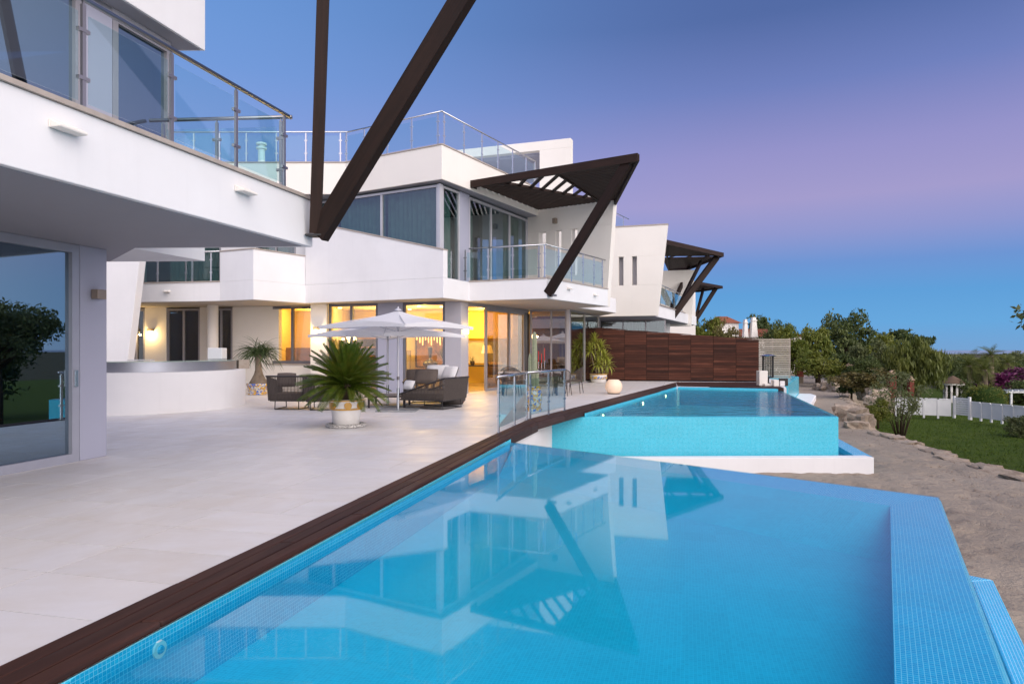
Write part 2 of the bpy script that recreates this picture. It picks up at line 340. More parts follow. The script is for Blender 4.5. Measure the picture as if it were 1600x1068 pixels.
# ------------------------------------------------------------------ building blocks of the villas
def balustrade(par, segs, z0, h, steel=STEEL, post_w=.045, gl=GLASSR, name="glass_railing"):
    """segs: list of (a, b, [u of posts]); handrail is the part, posts and panes its sub-parts"""
    hb = MB()
    for a, b, us in segs:
        d = (V2(b)-V2(a)).normalized()*.03
        hb.tube([(a[0]-d.x, a[1]-d.y, z0+h), (b[0]+d.x, b[1]+d.y, z0+h)], .026, 8)
    hr = hb.build("handrail", steel, par, True) if par else None
    if name: hr.name = name
    for a, b, us in segs:
        F = Fr(a, b); us = sorted(us)
        for u in us:
            m = MB().fbox(F, u-post_w/2, u+post_w/2, -.014, .014, z0+.002, z0+h-.05)
            m.fbox(F, u-.05, u+.05, -.03, .03, z0+.001, z0+.014); m.fbox(F, u-.008, u+.008, -.008, .008, z0+h-.052, z0+h-.02)
            for q in (.30, .72): m.fbox(F, u-.058, u+.058, -.018, .018, z0+h*q-.016, z0+h*q+.016)
            m.build("post", steel, hr)
        for i in range(len(us)-1):
            MB().fbox(F, us[i]+.055, us[i+1]-.055, -.006, .006, z0+.09, z0+h-.13).build("glass_pane", gl, hr)
    return hr
def window(par, F, u0, u1, zb, z1, mull=(), v=0, fw=.06, gl=GLASSW, frame=ALU, depth=.09, bottom=None, name="window", curtain=None, cmat=CURT, cseed=0):
    """zb: bottom height or (z at u0, z at u1) for a raking sill"""
    zf = (lambda u: zb) if not isinstance(zb, tuple) else (lambda u: zb[0]+(zb[1]-zb[0])*(u-u0)/(u1-u0))
    fb = fw if bottom is None else bottom
    m = MB(); v0, v1 = v-depth/2, v+depth/2
    m.fbox(F, u0, u1, v0, v1, z1-fw, z1)
    m.fpoly(F, [(u0, zf(u0)), (u1, zf(u1)), (u1, zf(u1)+fb), (u0, zf(u0)+fb)], v0, v1)
    edges = [u0+fw/2]+list(mull)+[u1-fw/2]
    for u in edges: m.fpoly(F, [(u-fw/2, zf(u)+fb), (u+fw/2, zf(u)+fb), (u+fw/2, z1-fw), (u-fw/2, z1-fw)], v0, v1)
    w = m.build(name, frame, par)
    for i in range(len(edges)-1):
        a, b = edges[i]+fw/2, edges[i+1]-fw/2
        MB().fpoly(F, [(a, zf(a)+fb), (b, zf(b)+fb), (b, z1-fw), (a, z1-fw)], v-.012, v+.002).build("pane", gl, w)
    if curtain:
        rnd = random.Random(cseed)
        for a, b in curtain:
            n = max(8, int((b-a)/.03)); vs, fs = [], []; ph = rnd.random()*6
            for i in range(n+1):
                u = a+(b-a)*i/n; q = v-.28+.045*math.sin(u*34+ph)+.02*math.sin(u*13+ph*2)
                vs += [F.p(u, q, zf(u)+.03), F.p(u, q, z1-.02)]
            for i in range(n): fs.append((2*i, 2*i+2, 2*i+3, 2*i+1))
            MB().add(vs, fs).build("curtain", cmat, w, True)
    return w
def sconce_box(name, F, u, v, z, mat, label, group=None, sz=(.12, .12, .12)):
    """small wall lamp of two plates with its lit slot"""
    t = root(name, label, "wall lamp", F.p(u, v, z), group)
    MB().fbox(F, u-sz[0]/2, u+sz[0]/2, v+.02, v+sz[1], z-sz[2]/2, z+sz[2]/2).build("lamp_body", mat, t, bevel=.006)
    MB().fbox(F, u-sz[0]*.3, u+sz[0]*.3, v, v+.02, z-sz[2]*.3, z+sz[2]*.3).build("wall_plate", mat, t)
    return t
def slab_light(par, F, u, v, z, w=.27):
    m = MB(); m.fpoly(F, [(u-w/2, z-.03), (u+w/2, z-.03), (u+w/2, z+.045), (u-w/2, z+.045)], v, v+.02)
    lm = m.build("wall_light", CREAMW, par)
    MB().hexa([F.p(u-w/2, v+.12, z-.03), F.p(u+w/2, v+.12, z-.03), F.p(u+w/2, v+.02, z-.03), F.p(u-w/2, v+.02, z-.03)],
              [F.p(u-w/2, v+.12, z-.005), F.p(u+w/2, v+.12, z-.005), F.p(u+w/2, v+.02, z+.04), F.p(u-w/2, v+.02, z+.04)]).build("light_shade", CREAMW, lm)
def clip_line(poly, p, d):
    """part of the line p + t d inside a convex polygon"""
    t0, t1 = -1e9, 1e9
    a = sum(poly[i-1].x*poly[i].y-poly[i].x*poly[i-1].y for i in range(len(poly)))
    for i in range(len(poly)):
        q, r = poly[i-1], poly[i]; e = r-q; n = Vector((-e.y, e.x))*(1 if a > 0 else -1)
        k = n.dot(d); c = n.dot(p-q)
        if abs(k) < 1e-9:
            if c < 0: return None
        elif k > 0: t0 = max(t0, -c/k)
        else: t1 = min(t1, -c/k)
    return (t0, t1) if t1-t0 > .08 else None
def boards(par, poly, d, z, w, gap, h, mat, name="slat"):
    poly = [V2(p) for p in poly]; d = V2(d).normalized(); n = Vector((-d.y, d.x))
    s = [p.dot(n) for p in poly]; k = min(s)+gap/2+w/2
    while k < max(s)-w/2:
        c = clip_line(poly, n*k, d)
        if c:
            a, b = n*k+d*c[0], n*k+d*c[1]; beam(name, (a.x, a.y, z), (b.x, b.y, z), w, h, mat, par)
        k += w+gap
def pergola(par, P1, P2, P3, P4, inner, zones, z, beam_h=.24):
    """the winged sunshade: edge beams, two boarded wings and an open strip of rafters between them"""
    f = lambda p, zz=z: (p[0], p[1], zz)
    eb = beam("pergola", f(P1), f(P2), .10, beam_h, DARKW, par)
    bmat = DARKW
    def b(p, q, w=.09, h=beam_h*.8, zz=z-.005): 
        o = beam("beam", f(p, zz), f(q, zz), w, h, bmat); m = o.matrix_basis.copy(); o.parent = eb; o.matrix_basis = eb.matrix_basis.inverted() @ Matrix.Translation(-offs(par)) @ m
    b(P2, P3); b(P3, P4); b(P4, P1)
    for p, q in inner: b(p, q, .07, .09, z+.05)
    def bb(poly, d, w, gap, h, zz, nm):
        r = bpy.data.objects.new("tmp", None)
        poly = [V2(p) for p in poly]; d = V2(d).normalized(); n = Vector((-d.y, d.x)); s = [p.dot(n) for p in poly]; k = min(s)+gap/2+w/2
        while k < max(s)-w/2:
            c = clip_line(poly, n*k, d)
            if c:
                a, q = n*k+d*c[0], n*k+d*c[1]; o = beam(nm, (a.x, a.y, zz), (q.x, q.y, zz), w, h, bmat); m = o.matrix_basis.copy(); o.parent = eb
                o.matrix_basis = eb.matrix_basis.inverted() @ Matrix.Translation(-offs(par)) @ m
            k += w+gap
        bpy.data.objects.remove(r)
    for poly, d, w, gap, h, dz, nm in zones: bb(poly, Vector(d[1])-Vector(d[0]), w, gap, h, z+dz, nm)
    return eb

# ------------------------------------------------------------------ ground, path, lawn, sea, terrace
dA = Vector((.2425, 1)).normalized(); nA = Vector((dA.y, -dA.x))      # along the pool edge, and across it
def uv(u, v): q = dA*u+nA*v; return (q.x, q.y)
EDGE = [(10.2, -6), (10.6, 5), (10.9, 10), (11.2, 14.85), (11.3, 15.8), (11.9, 19.2), (12.6, 23.5), (13.9, 27.9), (16.4, 32.4), (17.8, 35.3), (19.4, 39.5), (21.5, 44), (27, 47), (31, 60), (34, 90)]
o = struct(MB().prism([(-60, -8)]+EDGE+[(34, 130), (-60, 130)], -3.6, -1.4).build("path", SAND))
# a finer undulating skin of sand over the near part of the path
def sand_skin():
    xs = np.arange(1, 11.0, .12); ys = np.arange(3, 21, .14); V, F = [], []
    rs = random.Random(3); prints = [(rs.uniform(3.5, 11), rs.uniform(4, 21), rs.uniform(.08, .2), rs.uniform(.04, .10)) for _ in range(420)]
    P = np.array(prints)
    X, Yg = np.meshgrid(xs, ys); Z = np.zeros_like(X)
    for i in range(X.shape[0]):
        for j in range(X.shape[1]): Z[i, j] = .035*mnoise.noise((X[i, j]*.9, Yg[i, j]*.9, 0))+.02*mnoise.noise((X[i, j]*3, Yg[i, j]*3, 4))
    for x, y, r, d in P: Z -= d*np.exp(-((X-x)**2+((Yg-y)*.7)**2)/r**2)
    Z = -1.385+Z+.04
    V = np.stack([X, Yg, Z], -1).reshape(-1, 3); w = X.shape[1]
    lim = np.interp(Yg, [p[1] for p in EDGE], [p[0] for p in EDGE])-.15
    idx = np.arange(X.size).reshape(X.shape); ok = (X < lim)
    q = ok[:-1, :-1] & ok[1:, 1:] & ok[:-1, 1:] & ok[1:, :-1]
    F = np.stack([idx[:-1, :-1][q], idx[:-1, 1:][q], idx[1:, 1:][q], idx[1:, :-1][q]], -1)
    o = npmesh("sand", V, F, SAND, None, True); struct(o)
sand_skin()
LAWN_Z = -2.9
struct(MB().prism([(9, -10), (70, -10), (90, 60), (60, 75), (9, 75)], LAWN_Z-.2, LAWN_Z).build("lawn", GRASS))
struct(MB().prism([(-800, -60), (800, -60), (1200, 700), (-800, 700)], -4.2, -3.55).build("ground", SOIL))
struct(MB().add([(-30000, 600, -45), (30000, 600, -45), (30000, 26000, -45), (-30000, 26000, -45)], [(0, 1, 2, 3)]).build("sea", SEA))

def innerX(y): return .2425*y-3.186 if y < 14.6 else .44*y-6.02
TERR = [(-16, -2), (innerX(-2)+.28, -2), (innerX(11.4)+.28, 11.4), (.46, 13.40), (.95, 16.10), (.97, 16.4), (1.68, 16.4), (.44*27.4-5.42, 27.4), (10.6, 26.2), (13, 33), (13, 36), (-16, 36)]
struct(MB().prism(TERR, -1.5, -.012).build("terrace_base", WHITE))
floor = struct(MB().prism([(-15.9, -1.9), (innerX(-1.9), -1.9), (innerX(11.5), 11.5), (innerX(14.55), 14.55), (innerX(30), 30), (7, 34), (-15.9, 34)], -.0115, -.009).build("terrace_floor", GROUT))
def clip_half(poly, n, c):
    out = []
    for i in range(len(poly)):
        a, b = poly[i-1], poly[i]; da, db = a.dot(n)-c, b.dot(n)-c
        if da*db < 0: out.append(a+(b-a)*(da/(da-db)))
        if db <= 0: out.append(b)
    return out
nC = Vector((1, -.44)).normalized()
tiles = []; rest = MB(); tmesh = None
for iu in range(-3, 56):
    u0 = 3.10+.6*iu
    for iv in range(-7, 10):
        v0 = -4.12-1.2*iv - (.0 if iu < 1 or iu % 4 else .6)
        q = [Vector(uv(u0+.0045, v0-1.2+.0045)), Vector(uv(u0+.6-.0045, v0-1.2+.0045)), Vector(uv(u0+.6-.0045, v0-.0045)), Vector(uv(u0+.0045, v0-.0045))]
        c = (q[0]+q[2])/2
        if c.y < 2.2 or c.y > 33 or c.x < -15: continue
        if c.x < -6.9 and c.y < 8: continue
        lim = (nA, -3.10) if c.y < 14.3 else (nC, (-6.02)/math.hypot(1, .44))
        if c.dot(lim[0]) > lim[1]+1.5: continue
        full = all(p.dot(lim[0]) <= lim[1] for p in q)
        if not full: q = clip_half(q, lim[0], lim[1])
        if len(q) >= 3: tiles.append((c.length, full, c, q))
tiles.sort(key=lambda t: t[0])
for i, (d, full, c, q) in enumerate(tiles):
    zt = -.001+.0014*random.random()
    if i < 296:
        if full:
            if tmesh is None:
                o = MB().box(-.2955, .2955, -.5955, .5955, -.009, 0).build("floor_tile", TILE, None); tmesh = o.data
            else:
                o = bpy.data.objects.new("floor_tile", tmesh); COL.objects.link(o)
            o.location = (c.x, c.y, zt); o.rotation_euler.z = math.atan2(dA.y, dA.x); o.parent = floor
        else:
            MB().prism(q, -.009, zt).build("floor_tile", TILE, floor)
    else: rest.prism(q, -.009, zt)
stuff(rest.build("floor_tiles", TILE, floor))

# timber edging of three boards that follows the pools
deck = struct(MB().prism([(innerX(2)+.02, 2), (innerX(2)+.34, 2), (innerX(11.5)+.34, 11.5), (.49, 13.5), (.44*27.3-5.45, 27.3), (.44*30.3-6.0, 30.3), (innerX(14.6)+.02, 14.6), (innerX(11.5)+.02, 11.5)], -.034, -.02).build("pool_deck", GROUT))
def deckrun(a0, a1, b0, b1, n, seg, skirt=-.04):
    """n boards side by side between the inner line a and the outer line b, cut into lengths"""
    a0, a1, b0, b1 = map(V2, (a0, a1, b0, b1))
    for k in range(n):
        f0, f1 = k/n+.008, (k+1)/n-.008
        L = (a1-a0).length; m = max(1, round(L/seg)); sh = (k*.37) % 1
        cuts = [0]+[min(1, max(0, (i+sh)/m)) for i in range(m+1) if .02 < (i+sh)/m < .98]+[1]
        for c0, c1 in zip(cuts[:-1], cuts[1:]):
            if c1-c0 < .01: continue
            e = .004/L
            P = lambda t, f: (a0.lerp(a1, t)).lerp(b0.lerp(b1, t), f)
            q = [P(c0+e, f0), P(c1-e, f0), P(c1-e, f1), P(c0+e, f1)]
            d = (q[1]-q[0]).normalized(); ctr = (q[0]+q[2])/2; ang = math.atan2(d.y, d.x)
            loc = []
            for p in q:
                w = p-ctr; loc.append((w.x*d.x+w.y*d.y, -w.x*d.y+w.y*d.x))
            zt = .012+random.uniform(-.001, .002)
            o = MB().prism(loc, -.018 if k < n-1 else skirt, 0).build("deck_board", DECKW, None, bevel=.006 if k < n-1 else .012)
            o.location = (ctr.x, ctr.y, zt); o.rotation_euler.z = ang; o.parent = deck
ax = lambda y: (.2425*y-3.186, y); bx = lambda y: (.2425*y-2.82, y)
deckrun(ax(1.9), ax(11.6), bx(1.95), bx(11.52), 3, 2.4)
deckrun(ax(11.6), (.40, 14.6), bx(11.52), (.52, 13.45), 3, 2.6, -.15)
deckrun((.40, 14.6), (.44*30.3-6.02, 30.3), (.52, 13.45), (.44*27.4-5.4, 27.4), 3, 2.6, -.11)
backdeck = struct(MB().prism([(6.75, 27.52), (10.38, 26.0), (11.3, 30.2), (7.4, 30.4)], -.2, -.02).build("pool_deck", GROUT))
for k in range(14):
    f0, f1 = k/14+.003, (k+1)/14-.003
    a = Vector((6.72, 27.5)).lerp(Vector((7.4, 30.6)), f0), Vector((6.72, 27.5)).lerp(Vector((7.4, 30.6)), f1)
    b = Vector((10.4, 25.95)).lerp(Vector((11.5, 30.4)), f0), Vector((10.4, 25.95)).lerp(Vector((11.5, 30.4)), f1)
    for g0, g1 in ((0, .48), (.483, 1)):
        MB().prism([a[0].lerp(b[0], g0), a[0].lerp(b[0], g1), a[1].lerp(b[1], g1), a[1].lerp(b[1], g0)], -.14 if k == 0 else -.018, .012+random.uniform(-.001, .002)).build("deck_board", DECKW, backdeck)

# ------------------------------------------------------------------ near pool
def ring(m, outer, inner, z):
    n = len(outer)
    for i in range(n): m.add([(outer[i][0], outer[i][1], z), (outer[(i+1) % n][0], outer[(i+1) % n][1], z), (inner[(i+1) % n][0], inner[(i+1) % n][1], z), (inner[i][0], inner[i][1], z)], [(0, 1, 2, 3)])
def quad(m, pts): m.add(pts, [tuple(range(len(pts)))])
ZW = -.08; FL = -.42
bl, br_ = (-.03, 11.52), (4.55, 7.25)          # back-left and back-right corners of the overflow rim
nr, nl = (1.15, 1.05), (-2.57, 1.05)
ibl, ibr, inr, inl = (.0, 10.98), (3.89, 6.98), (.62, 1.05), (-2.57, 1.05)
pool = root("swimming_pool", "nearest infinity pool with calm water and wide blue mosaic overflow rim", "swimming pool", (1.2, 6, 0))
m = MB()
for A, B, zA, zB in ((inl, ibl, 0, 0),): quad(m, [(A[0]-.0, A[1], FL), (B[0], B[1], FL), (bl[0], B[1], -.030), (A[0]-.02, A[1], -.030)])
m.build("pool_wall", MOSD, pool)
m = MB(); a, b = V2(inl), Vector((bl[0], bl[1])); n_ = Vector((b.y-a.y, a.x-b.x)).normalized()
quad(m, [(a.x, a.y, ZW-.06), (b.x, b.y, ZW-.06), (b.x, b.y, -.026), (a.x, a.y, -.026)])
stp = m.build("tile_strip", MOS2, pool); stp.location += Vector((n_.x*.012, n_.y*.012, 0))
m = MB(); fbr, fbl, fnr = tuple(V2(ibr).lerp(V2(inr), .15)), tuple(V2(ibl).lerp(V2(inl), .08)), inr   # slope added to the back wall so it catches light like the floor
quad(m, [inl+(FL,), fnr+(FL,), fbr+(FL,), fbl+(FL,)]); m.build("pool_floor", MOSF, pool)
m = MB()
quad(m, [fbl+(FL,), fbr+(FL,), ibr+(ZW-.03,), ibl+(ZW-.03,)]); quad(m, [fbr+(FL,), fnr+(FL,), inr+(ZW-.03,), ibr+(ZW-.03,)]); quad(m, [inr+(FL,), inl+(FL,), inl+(ZW-.03,), inr+(ZW-.03,)])
m.build("pool_wall", MOSF, pool)
m = MB()
zr = ZW-.006
quad(m, [ibl+(ZW-.03,), ibr+(ZW-.03,), br_+(zr,), bl+(zr,)]); quad(m, [inr+(ZW-.03,), nr+(zr,), br_+(zr,), ibr+(ZW-.03,)])
ob_, onr = (4.60, 7.27), (1.20, 1.05)
quad(m, [bl+(zr,), br_+(zr,), ob_+(zr-.05,), (bl[0], bl[1]+.05, zr-.05)]); quad(m, [br_+(zr,), nr+(zr,), onr+(zr-.05,), ob_+(zr-.05,)])
quad(m, [(bl[0], bl[1]+.05, zr-.05), ob_+(zr-.05,), ob_+(-1.4,), (bl[0], bl[1]+.05, -1.4)]); quad(m, [ob_+(zr-.05,), onr+(zr-.05,), onr+(-1.4,), ob_+(-1.4,)])
m.build("overflow_rim", MOS1, pool)
wt = MB(); quad(wt, [(inl[0]-.02, inl[1], ZW), (nr[0]+.03, 1.05, ZW), (br_[0]+.02, br_[1]+.005, ZW), (bl[0]+.012, bl[1]+.02, ZW)])
struct(wt.build("water", WATER1))
# catch channel outside the rim
cc = root("catch_channel", "low mosaic catch channel outside the rim of the nearest pool", "pool channel", (4.5, 5, -1))
o0, o1, o2 = Vector((1.75, 1.0)), Vector((5.22, 7.36)), Vector((1.2, 12.0))
i1 = Vector((4.96, 7.32)); i0 = Vector((1.55, 1.0)); i2 = Vector((1.0, 11.7))
MB().prism([o0, o1, i1, i0], -1.42, -1.0).build("channel_wall", MOS1, cc, bevel=.015)
MB().prism([o1, (4.3, 8.3), (4.1, 8.2), i1], -1.42, -1.0).build("channel_wall", MOS1, cc, bevel=.015)
struct(MB().prism([(1.3, 1.1), (4.62, 7.3), (4.95, 7.3), (1.54, 1.1)], -1.3, -1.25).build("water", WATER2))
# fittings in the long wall
FITM = basic('pale_fitting', (.40, .52, .56), (.34, .46, .50), 8, .4)
def fit(px, py, r, lamp_=False):
    F = Fr(inl, bl); u = F.at(px); Y = F.p(u, 0, 0)[1]; z = 1.5-(py-545)/1060*Y
    t = MB(); c = Vector(F.p(u, .02, z)); ax_ = Vector((F.n.x, F.n.y, 0))
    t.tube([c, c+ax_*.012], [r, r*.92], 20)
    o = t.build("pool_light" if lamp_ else "pool_inlet", FITM, pool, 2)
    if lamp_:
        MB().tube([c+ax_*.012, c+ax_*.02], [r*.74, r*.7], 20).build("lens", MOS2, o, 2)
    else: MB().tube([c+ax_*.012, c+ax_*.022], [r*.5, r*.4], 12).build("nozzle", MOSD, o, 2)
fit(243, 1013, .05); fit(515, 868, .11, True); fit(543, 838, .035); fit(727, 737, .05)

# ------------------------------------------------------------------ second pool
Y2, ZW2, X0, X1 = 16.15, -.10, .95, 7.77
B2 = [(X0, Y2), (X1, Y2), (10.37, 26.1), (6.62, 27.42)]
p2 = root("swimming_pool", "second infinity pool raised behind a turquoise mosaic front wall", "swimming pool", (5, 20, 0))
wl = (.44*Y2-5.4, Y2)
m = MB(); quad(m, [(X0-.35, Y2, -1.5), (X1, Y2, -1.5), (X1, Y2, ZW2-.02), (X0-.35, Y2, ZW2-.02)])
quad(m, [(X1, Y2, -1.5), (10.37, 26.1, -1.5), (10.37, 26.1, ZW2-.02), (X1, Y2, ZW2-.02)])
quad(m, [(X0-.35, Y2, ZW2-.02), (X1, Y2, ZW2-.02), (X1-.1, Y2+.12, ZW2-.004), (X0-.3, Y2+.12, ZW2-.004)])
quad(m, [(X1, Y2, ZW2-.02), (10.37, 26.1, ZW2-.02), (10.25, 26.1, ZW2-.004), (X1-.1, Y2+.12, ZW2-.004)])
m.build("front_wall", MOS2, p2)
m = MB(); F2 = -.75
in2 = [(1.73, Y2+.12), (X1-.1, Y2+.12), (10.2, 26.05), (6.66, 27.40)]
quad(m, [p+(F2,) for p in in2]); m.build("pool_floor", MOS2, p2)
m = MB()
for i in range(4):
    a, b = in2[i], in2[(i+1) % 4]; quad(m, [b+(F2,), a+(F2,), a+(-.02 if i in (2, 3) else ZW2-.01,), b+(-.02 if i in (2, 3) else ZW2-.01,)])
m.build("pool_wall", MOSD, p2)
m = MB()
a, b = Vector((1.57, Y2)), Vector((6.64, 27.38)); n_ = Vector((b.y-a.y, a.x-b.x)).normalized()*.012
quad(m, [(a.x+n_.x+.15, a.y, -.16), (b.x+n_.x, b.y, -.16), (b.x+n_.x, b.y, -.03), (a.x+n_.x+.15, a.y, -.03)])
quad(m, [(6.7, 27.37, -.16), (10.2, 26.0, -.16), (10.2, 26.0, -.03), (6.7, 27.37, -.03)]); m.build("tile_strip", MOS2, p2)
wt = MB(); quad(wt, [(1.70, Y2+.01, ZW2), (X1-.01, Y2+.01, ZW2), (10.36, 26.1, ZW2), (6.64, 27.4, ZW2)]); struct(wt.build("water", WATER2))
F = Fr((1.74, Y2), (6.68, 27.4))
for px, py in ((938, 641), (1001, 622), (1037, 610)):
    u = F.at(px); c = Vector(F.p(u, .02, -.22)); d = Vector((F.n.x, F.n.y, 0))
    o = MB().tube([c, c+d*.05], [.09, .08], 18).build("pool_light", STEEL, p2, 2); MB().tube([c+d*.05, c+d*.07], [.065, .05], 18).build("lens", E_POOL, o, 2)
cb = root("catch_channel", "white walled catch channel at the foot of the second pool", "pool channel", (6, 16, -1))
MB().prism([(-1.2, 15.45), (8.37, 15.68), (8.32, 15.98), (-1.2, 15.75)], -1.46, -1.0).build("channel_wall", WHITE, cb, bevel=.012)
MB().prism([(8.37, 15.685), (10.9, 26.5), (10.58, 26.5), (8.06, 15.975)], -1.46, -1.004).build("channel_wall", MOS1, cb, bevel=.012)
m = MB(); quad(m, [(X1, Y2, -1.3), (8.1, 15.97, -1.3), (10.6, 26.5, -1.3), (10.37, 26.1, -1.3)]); m.build("channel_floor", MOSD, cb)
struct(MB().prism([(X1+.01, Y2-.15), (8.07, 15.97), (10.6, 26.4), (10.4, 26.1)], -1.14, -1.12).build("water", WATER2))

# third pool far behind
p3 = root("swimming_pool", "farthest pool corner with pale blue overflow wall", "swimming pool", (15, 36, 0))
MB().prism([(12.7, 31.2), (17.0, 40.2), (15.5, 45), (11.3, 34)], -1.5, -.12).build("front_wall", MOS2, p3, bevel=.05)
MB().prism([(12.9, 30.4), (13.5, 30.8), (17.3, 38.6), (17.6, 39.9), (17.0, 40.2), (12.7, 31.2)], -1.5, -1.12).build("channel_wall", WHITE, p3, bevel=.05)

# ------------------------------------------------------------------ near villa (left)
va = root("villa", "near white villa at the left with overhanging balcony and big mirrored sliding door", "villa", (-6, 7, 0))
TIP = (-2.74, 9.33); dF = Vector((1.136, 4.2)).normalized()
fa = lambda y: (TIP[0]-.27*(TIP[1]-y), y)
MB().prism([fa(.5), TIP, (-5.28, 9.45), (-4.90, 10.83), (-6.45, 10.9), (-13, 11), (-13, .5)], 2.9, 3.53).build("balcony_slab", WHITE, va)
MB().prism([(fa(.5)[0]+.035, .5), (TIP[0]+.035, TIP[1]+.01), (TIP[0]-.30, TIP[1]+.02), (fa(.5)[0]-.30, .5)], 3.532, 3.575).build("coping", COPING, va)
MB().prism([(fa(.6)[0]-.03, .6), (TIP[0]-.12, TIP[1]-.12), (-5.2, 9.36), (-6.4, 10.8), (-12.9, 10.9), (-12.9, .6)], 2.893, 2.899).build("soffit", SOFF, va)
FA = Fr((-5.80-.2425*7.2, 9.11-7.2), (-5.80, 9.11)); LA = FA.L
MB().fbox(FA, LA, LA+.44, -.45, 0, 0, 2.892).build("column", LILAC, va, bevel=.008)
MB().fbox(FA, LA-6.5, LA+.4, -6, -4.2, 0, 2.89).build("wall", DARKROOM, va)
MB().fbox(FA, LA+.3, LA+.42, -4.2, -.46, 0, 2.89).build("wall", GREYP, va)
MB().fbox(FA, -1, 0, -4, 0, 0, 2.89).build("wall", GREYP, va)
dw = window(va, FA, LA-6.2, LA-.012, 0.0, 2.888, (LA-3.1,), v=-.06, fw=.11, gl=GLASSD, frame=basic('door_aluminium', (.36, .37, .43), (.33, .34, .40), 3, .4, .2), depth=.12, name="sliding_door")
MB().fbox(FA, LA-.10, LA-.055, .002, .03, 1.0, 1.22).build("handle", STEEL, dw)
MB().fbox(FA, LA-6.2, LA-.5, -1.4, -1.34, .02, 2.88).build("curtain", basic("grey_blue_curtain", (.10, .12, .14), (.07, .09, .11), 3, .9), dw)
sc = sconce_box("wall_lamp", FA, LA+.23, .001, 2.25, TANM, "tan square wall lamp on the grey column beside the mirrored door", sz=(.15, .13, .13))
FU = Fr((-4.80-.2425*7.5, 9.43-7.5), (-4.80, 9.43)); LU = FU.L
us = [FU.at(p) for p in (-300, 105, 128, 140, 176, 255, 268)]
window(va, FU, us[0], us[2], 3.55, 5.72, (), v=-.05, fw=.09, gl=GLASSD, frame=ALU, depth=.1)
MB().fbox(FU, us[2]+.003, us[4], -.25, 0, 3.54, 5.79).build("wall", LILAC, va)
window(va, FU, us[4]+.003, us[6], 3.55, 5.72, (), v=-.05, fw=.09, gl=GLASSD, frame=ALU, depth=.1)
MB().fbox(FU, us[0], us[6], -.30, .0, 5.722, 5.795).build("wall", GREYP, va)
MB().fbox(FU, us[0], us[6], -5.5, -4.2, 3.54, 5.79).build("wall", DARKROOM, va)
MB().fbox(FU, us[6]-.12, us[6]+.02, -4.2, -.2, 3.54, 5.79).build("wall", GREYP, va)
MB().fbox(FU, us[4]+.3, us[6]-.14, -1.05, -1.0, 3.54, 5.7).build("curtain", CURT, va)
RC = (-4.43, 9.8)
rf = MB().prism([(RC[0]-.2425*9, RC[1]-9), RC, (-13, 9.9), (-13, .8)], 5.8, 8.3).build("roof_slab", WHITE, va)
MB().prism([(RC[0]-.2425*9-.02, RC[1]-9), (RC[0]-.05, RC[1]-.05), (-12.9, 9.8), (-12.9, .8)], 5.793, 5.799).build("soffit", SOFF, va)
ra = lambda y: (-2.95-.27*(9-y), y)
FRa = Fr(ra(1), ra(9)); FRb = Fr(ra(9), (-4.85, 9.14))
balustrade(va, [(ra(1), ra(9), [FRa.at(p) for p in (-900, -330, 130, 268, 369, 444)]), (ra(9), (-4.85, 9.14), [.12, 1.0, 1.75])], 3.575, 1.0, basic('satin_steel', (.34, .33, .34), None, rough=.3, metal=.95), .036)
for px, z in ((98, 3.33), (378, 3.33)):
    Ff = Fr(fa(1), TIP); slab_light(va, Ff, Ff.at(px), .001, z)
# struts and winged sunshade over the balcony tip
foot = (-2.66, 9.18, 3.06); ZP = 6.4
MB().prism([(foot[0]-.12, foot[1]-.08), (foot[0]+.11, foot[1]-.10), (foot[0]+.12, foot[1]+.10), (foot[0]-.11, foot[1]+.11)], 3.02, 3.045).build("strut_shoe", BLACKM, va)
beam("strut", foot, (-2.27, 8.42, 8.1), .13, .15, DARKW, va, (1, .2, 0))
beam("strut", (foot[0]+.05, foot[1], foot[2]-.02), (1.19, 7.29, 8.1), .13, .27, DARKW, va)
beam("beam", (-4.6, 9.6, 8.15), (1.3, 7.2, 8.15), .1, .24, DARKW, va); beam("beam", (-4.6, 9.3, 8.15), (1.3, 7.0, 8.15), .1, .24, DARKW, va)
PB = [(-1.39, 22.7), (3.62, 19.5), (3.9, 26.1), (1.05, 27.8), (-.74, 22.3), (1.23, 21.03), (3.22, 25.3)]

# ------------------------------------------------------------------ middle villa
vb = root("villa", "middle white villa with lit ground floor rooms, raking parapet and roof terrace", "villa", (-3, 26, 0))
Q = [(-12.9, 23.2), (-9.73, 22.6), (-8.36, 21.94), (-7.23, 23.72), (-2.14, 21.2), (-1.43, 22.6), (1.11, 21.47), (3.60, 25.46)]
SB, ST = 3.1, 3.73
MB().prism(Q+[(2.6, 26.3), (4.6, 30), (4.0, 36), (-15, 36), (-15, 23.5)], SB, ST).build("balcony_slab", WHITE, vb)
inq = lambda p, q, k=.05: p
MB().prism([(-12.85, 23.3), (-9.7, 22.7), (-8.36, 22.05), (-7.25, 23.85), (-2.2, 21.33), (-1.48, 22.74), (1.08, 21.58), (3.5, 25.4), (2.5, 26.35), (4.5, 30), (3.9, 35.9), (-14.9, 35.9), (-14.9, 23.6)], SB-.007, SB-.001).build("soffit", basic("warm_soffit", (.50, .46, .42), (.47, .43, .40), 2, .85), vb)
def coping(par, pts, z, w=.25, out=.025, h=.04, mat=COPING):
    for a, b in zip(pts[:-1], pts[1:]):
        F = Fr(a, b); MB().fbox(F, -.0, F.L, -w, out, z+.002, z+h).build("coping", mat, par)
coping(vb, [Q[5], Q[6], Q[7]], ST); coping(vb, Q[0:2], ST)
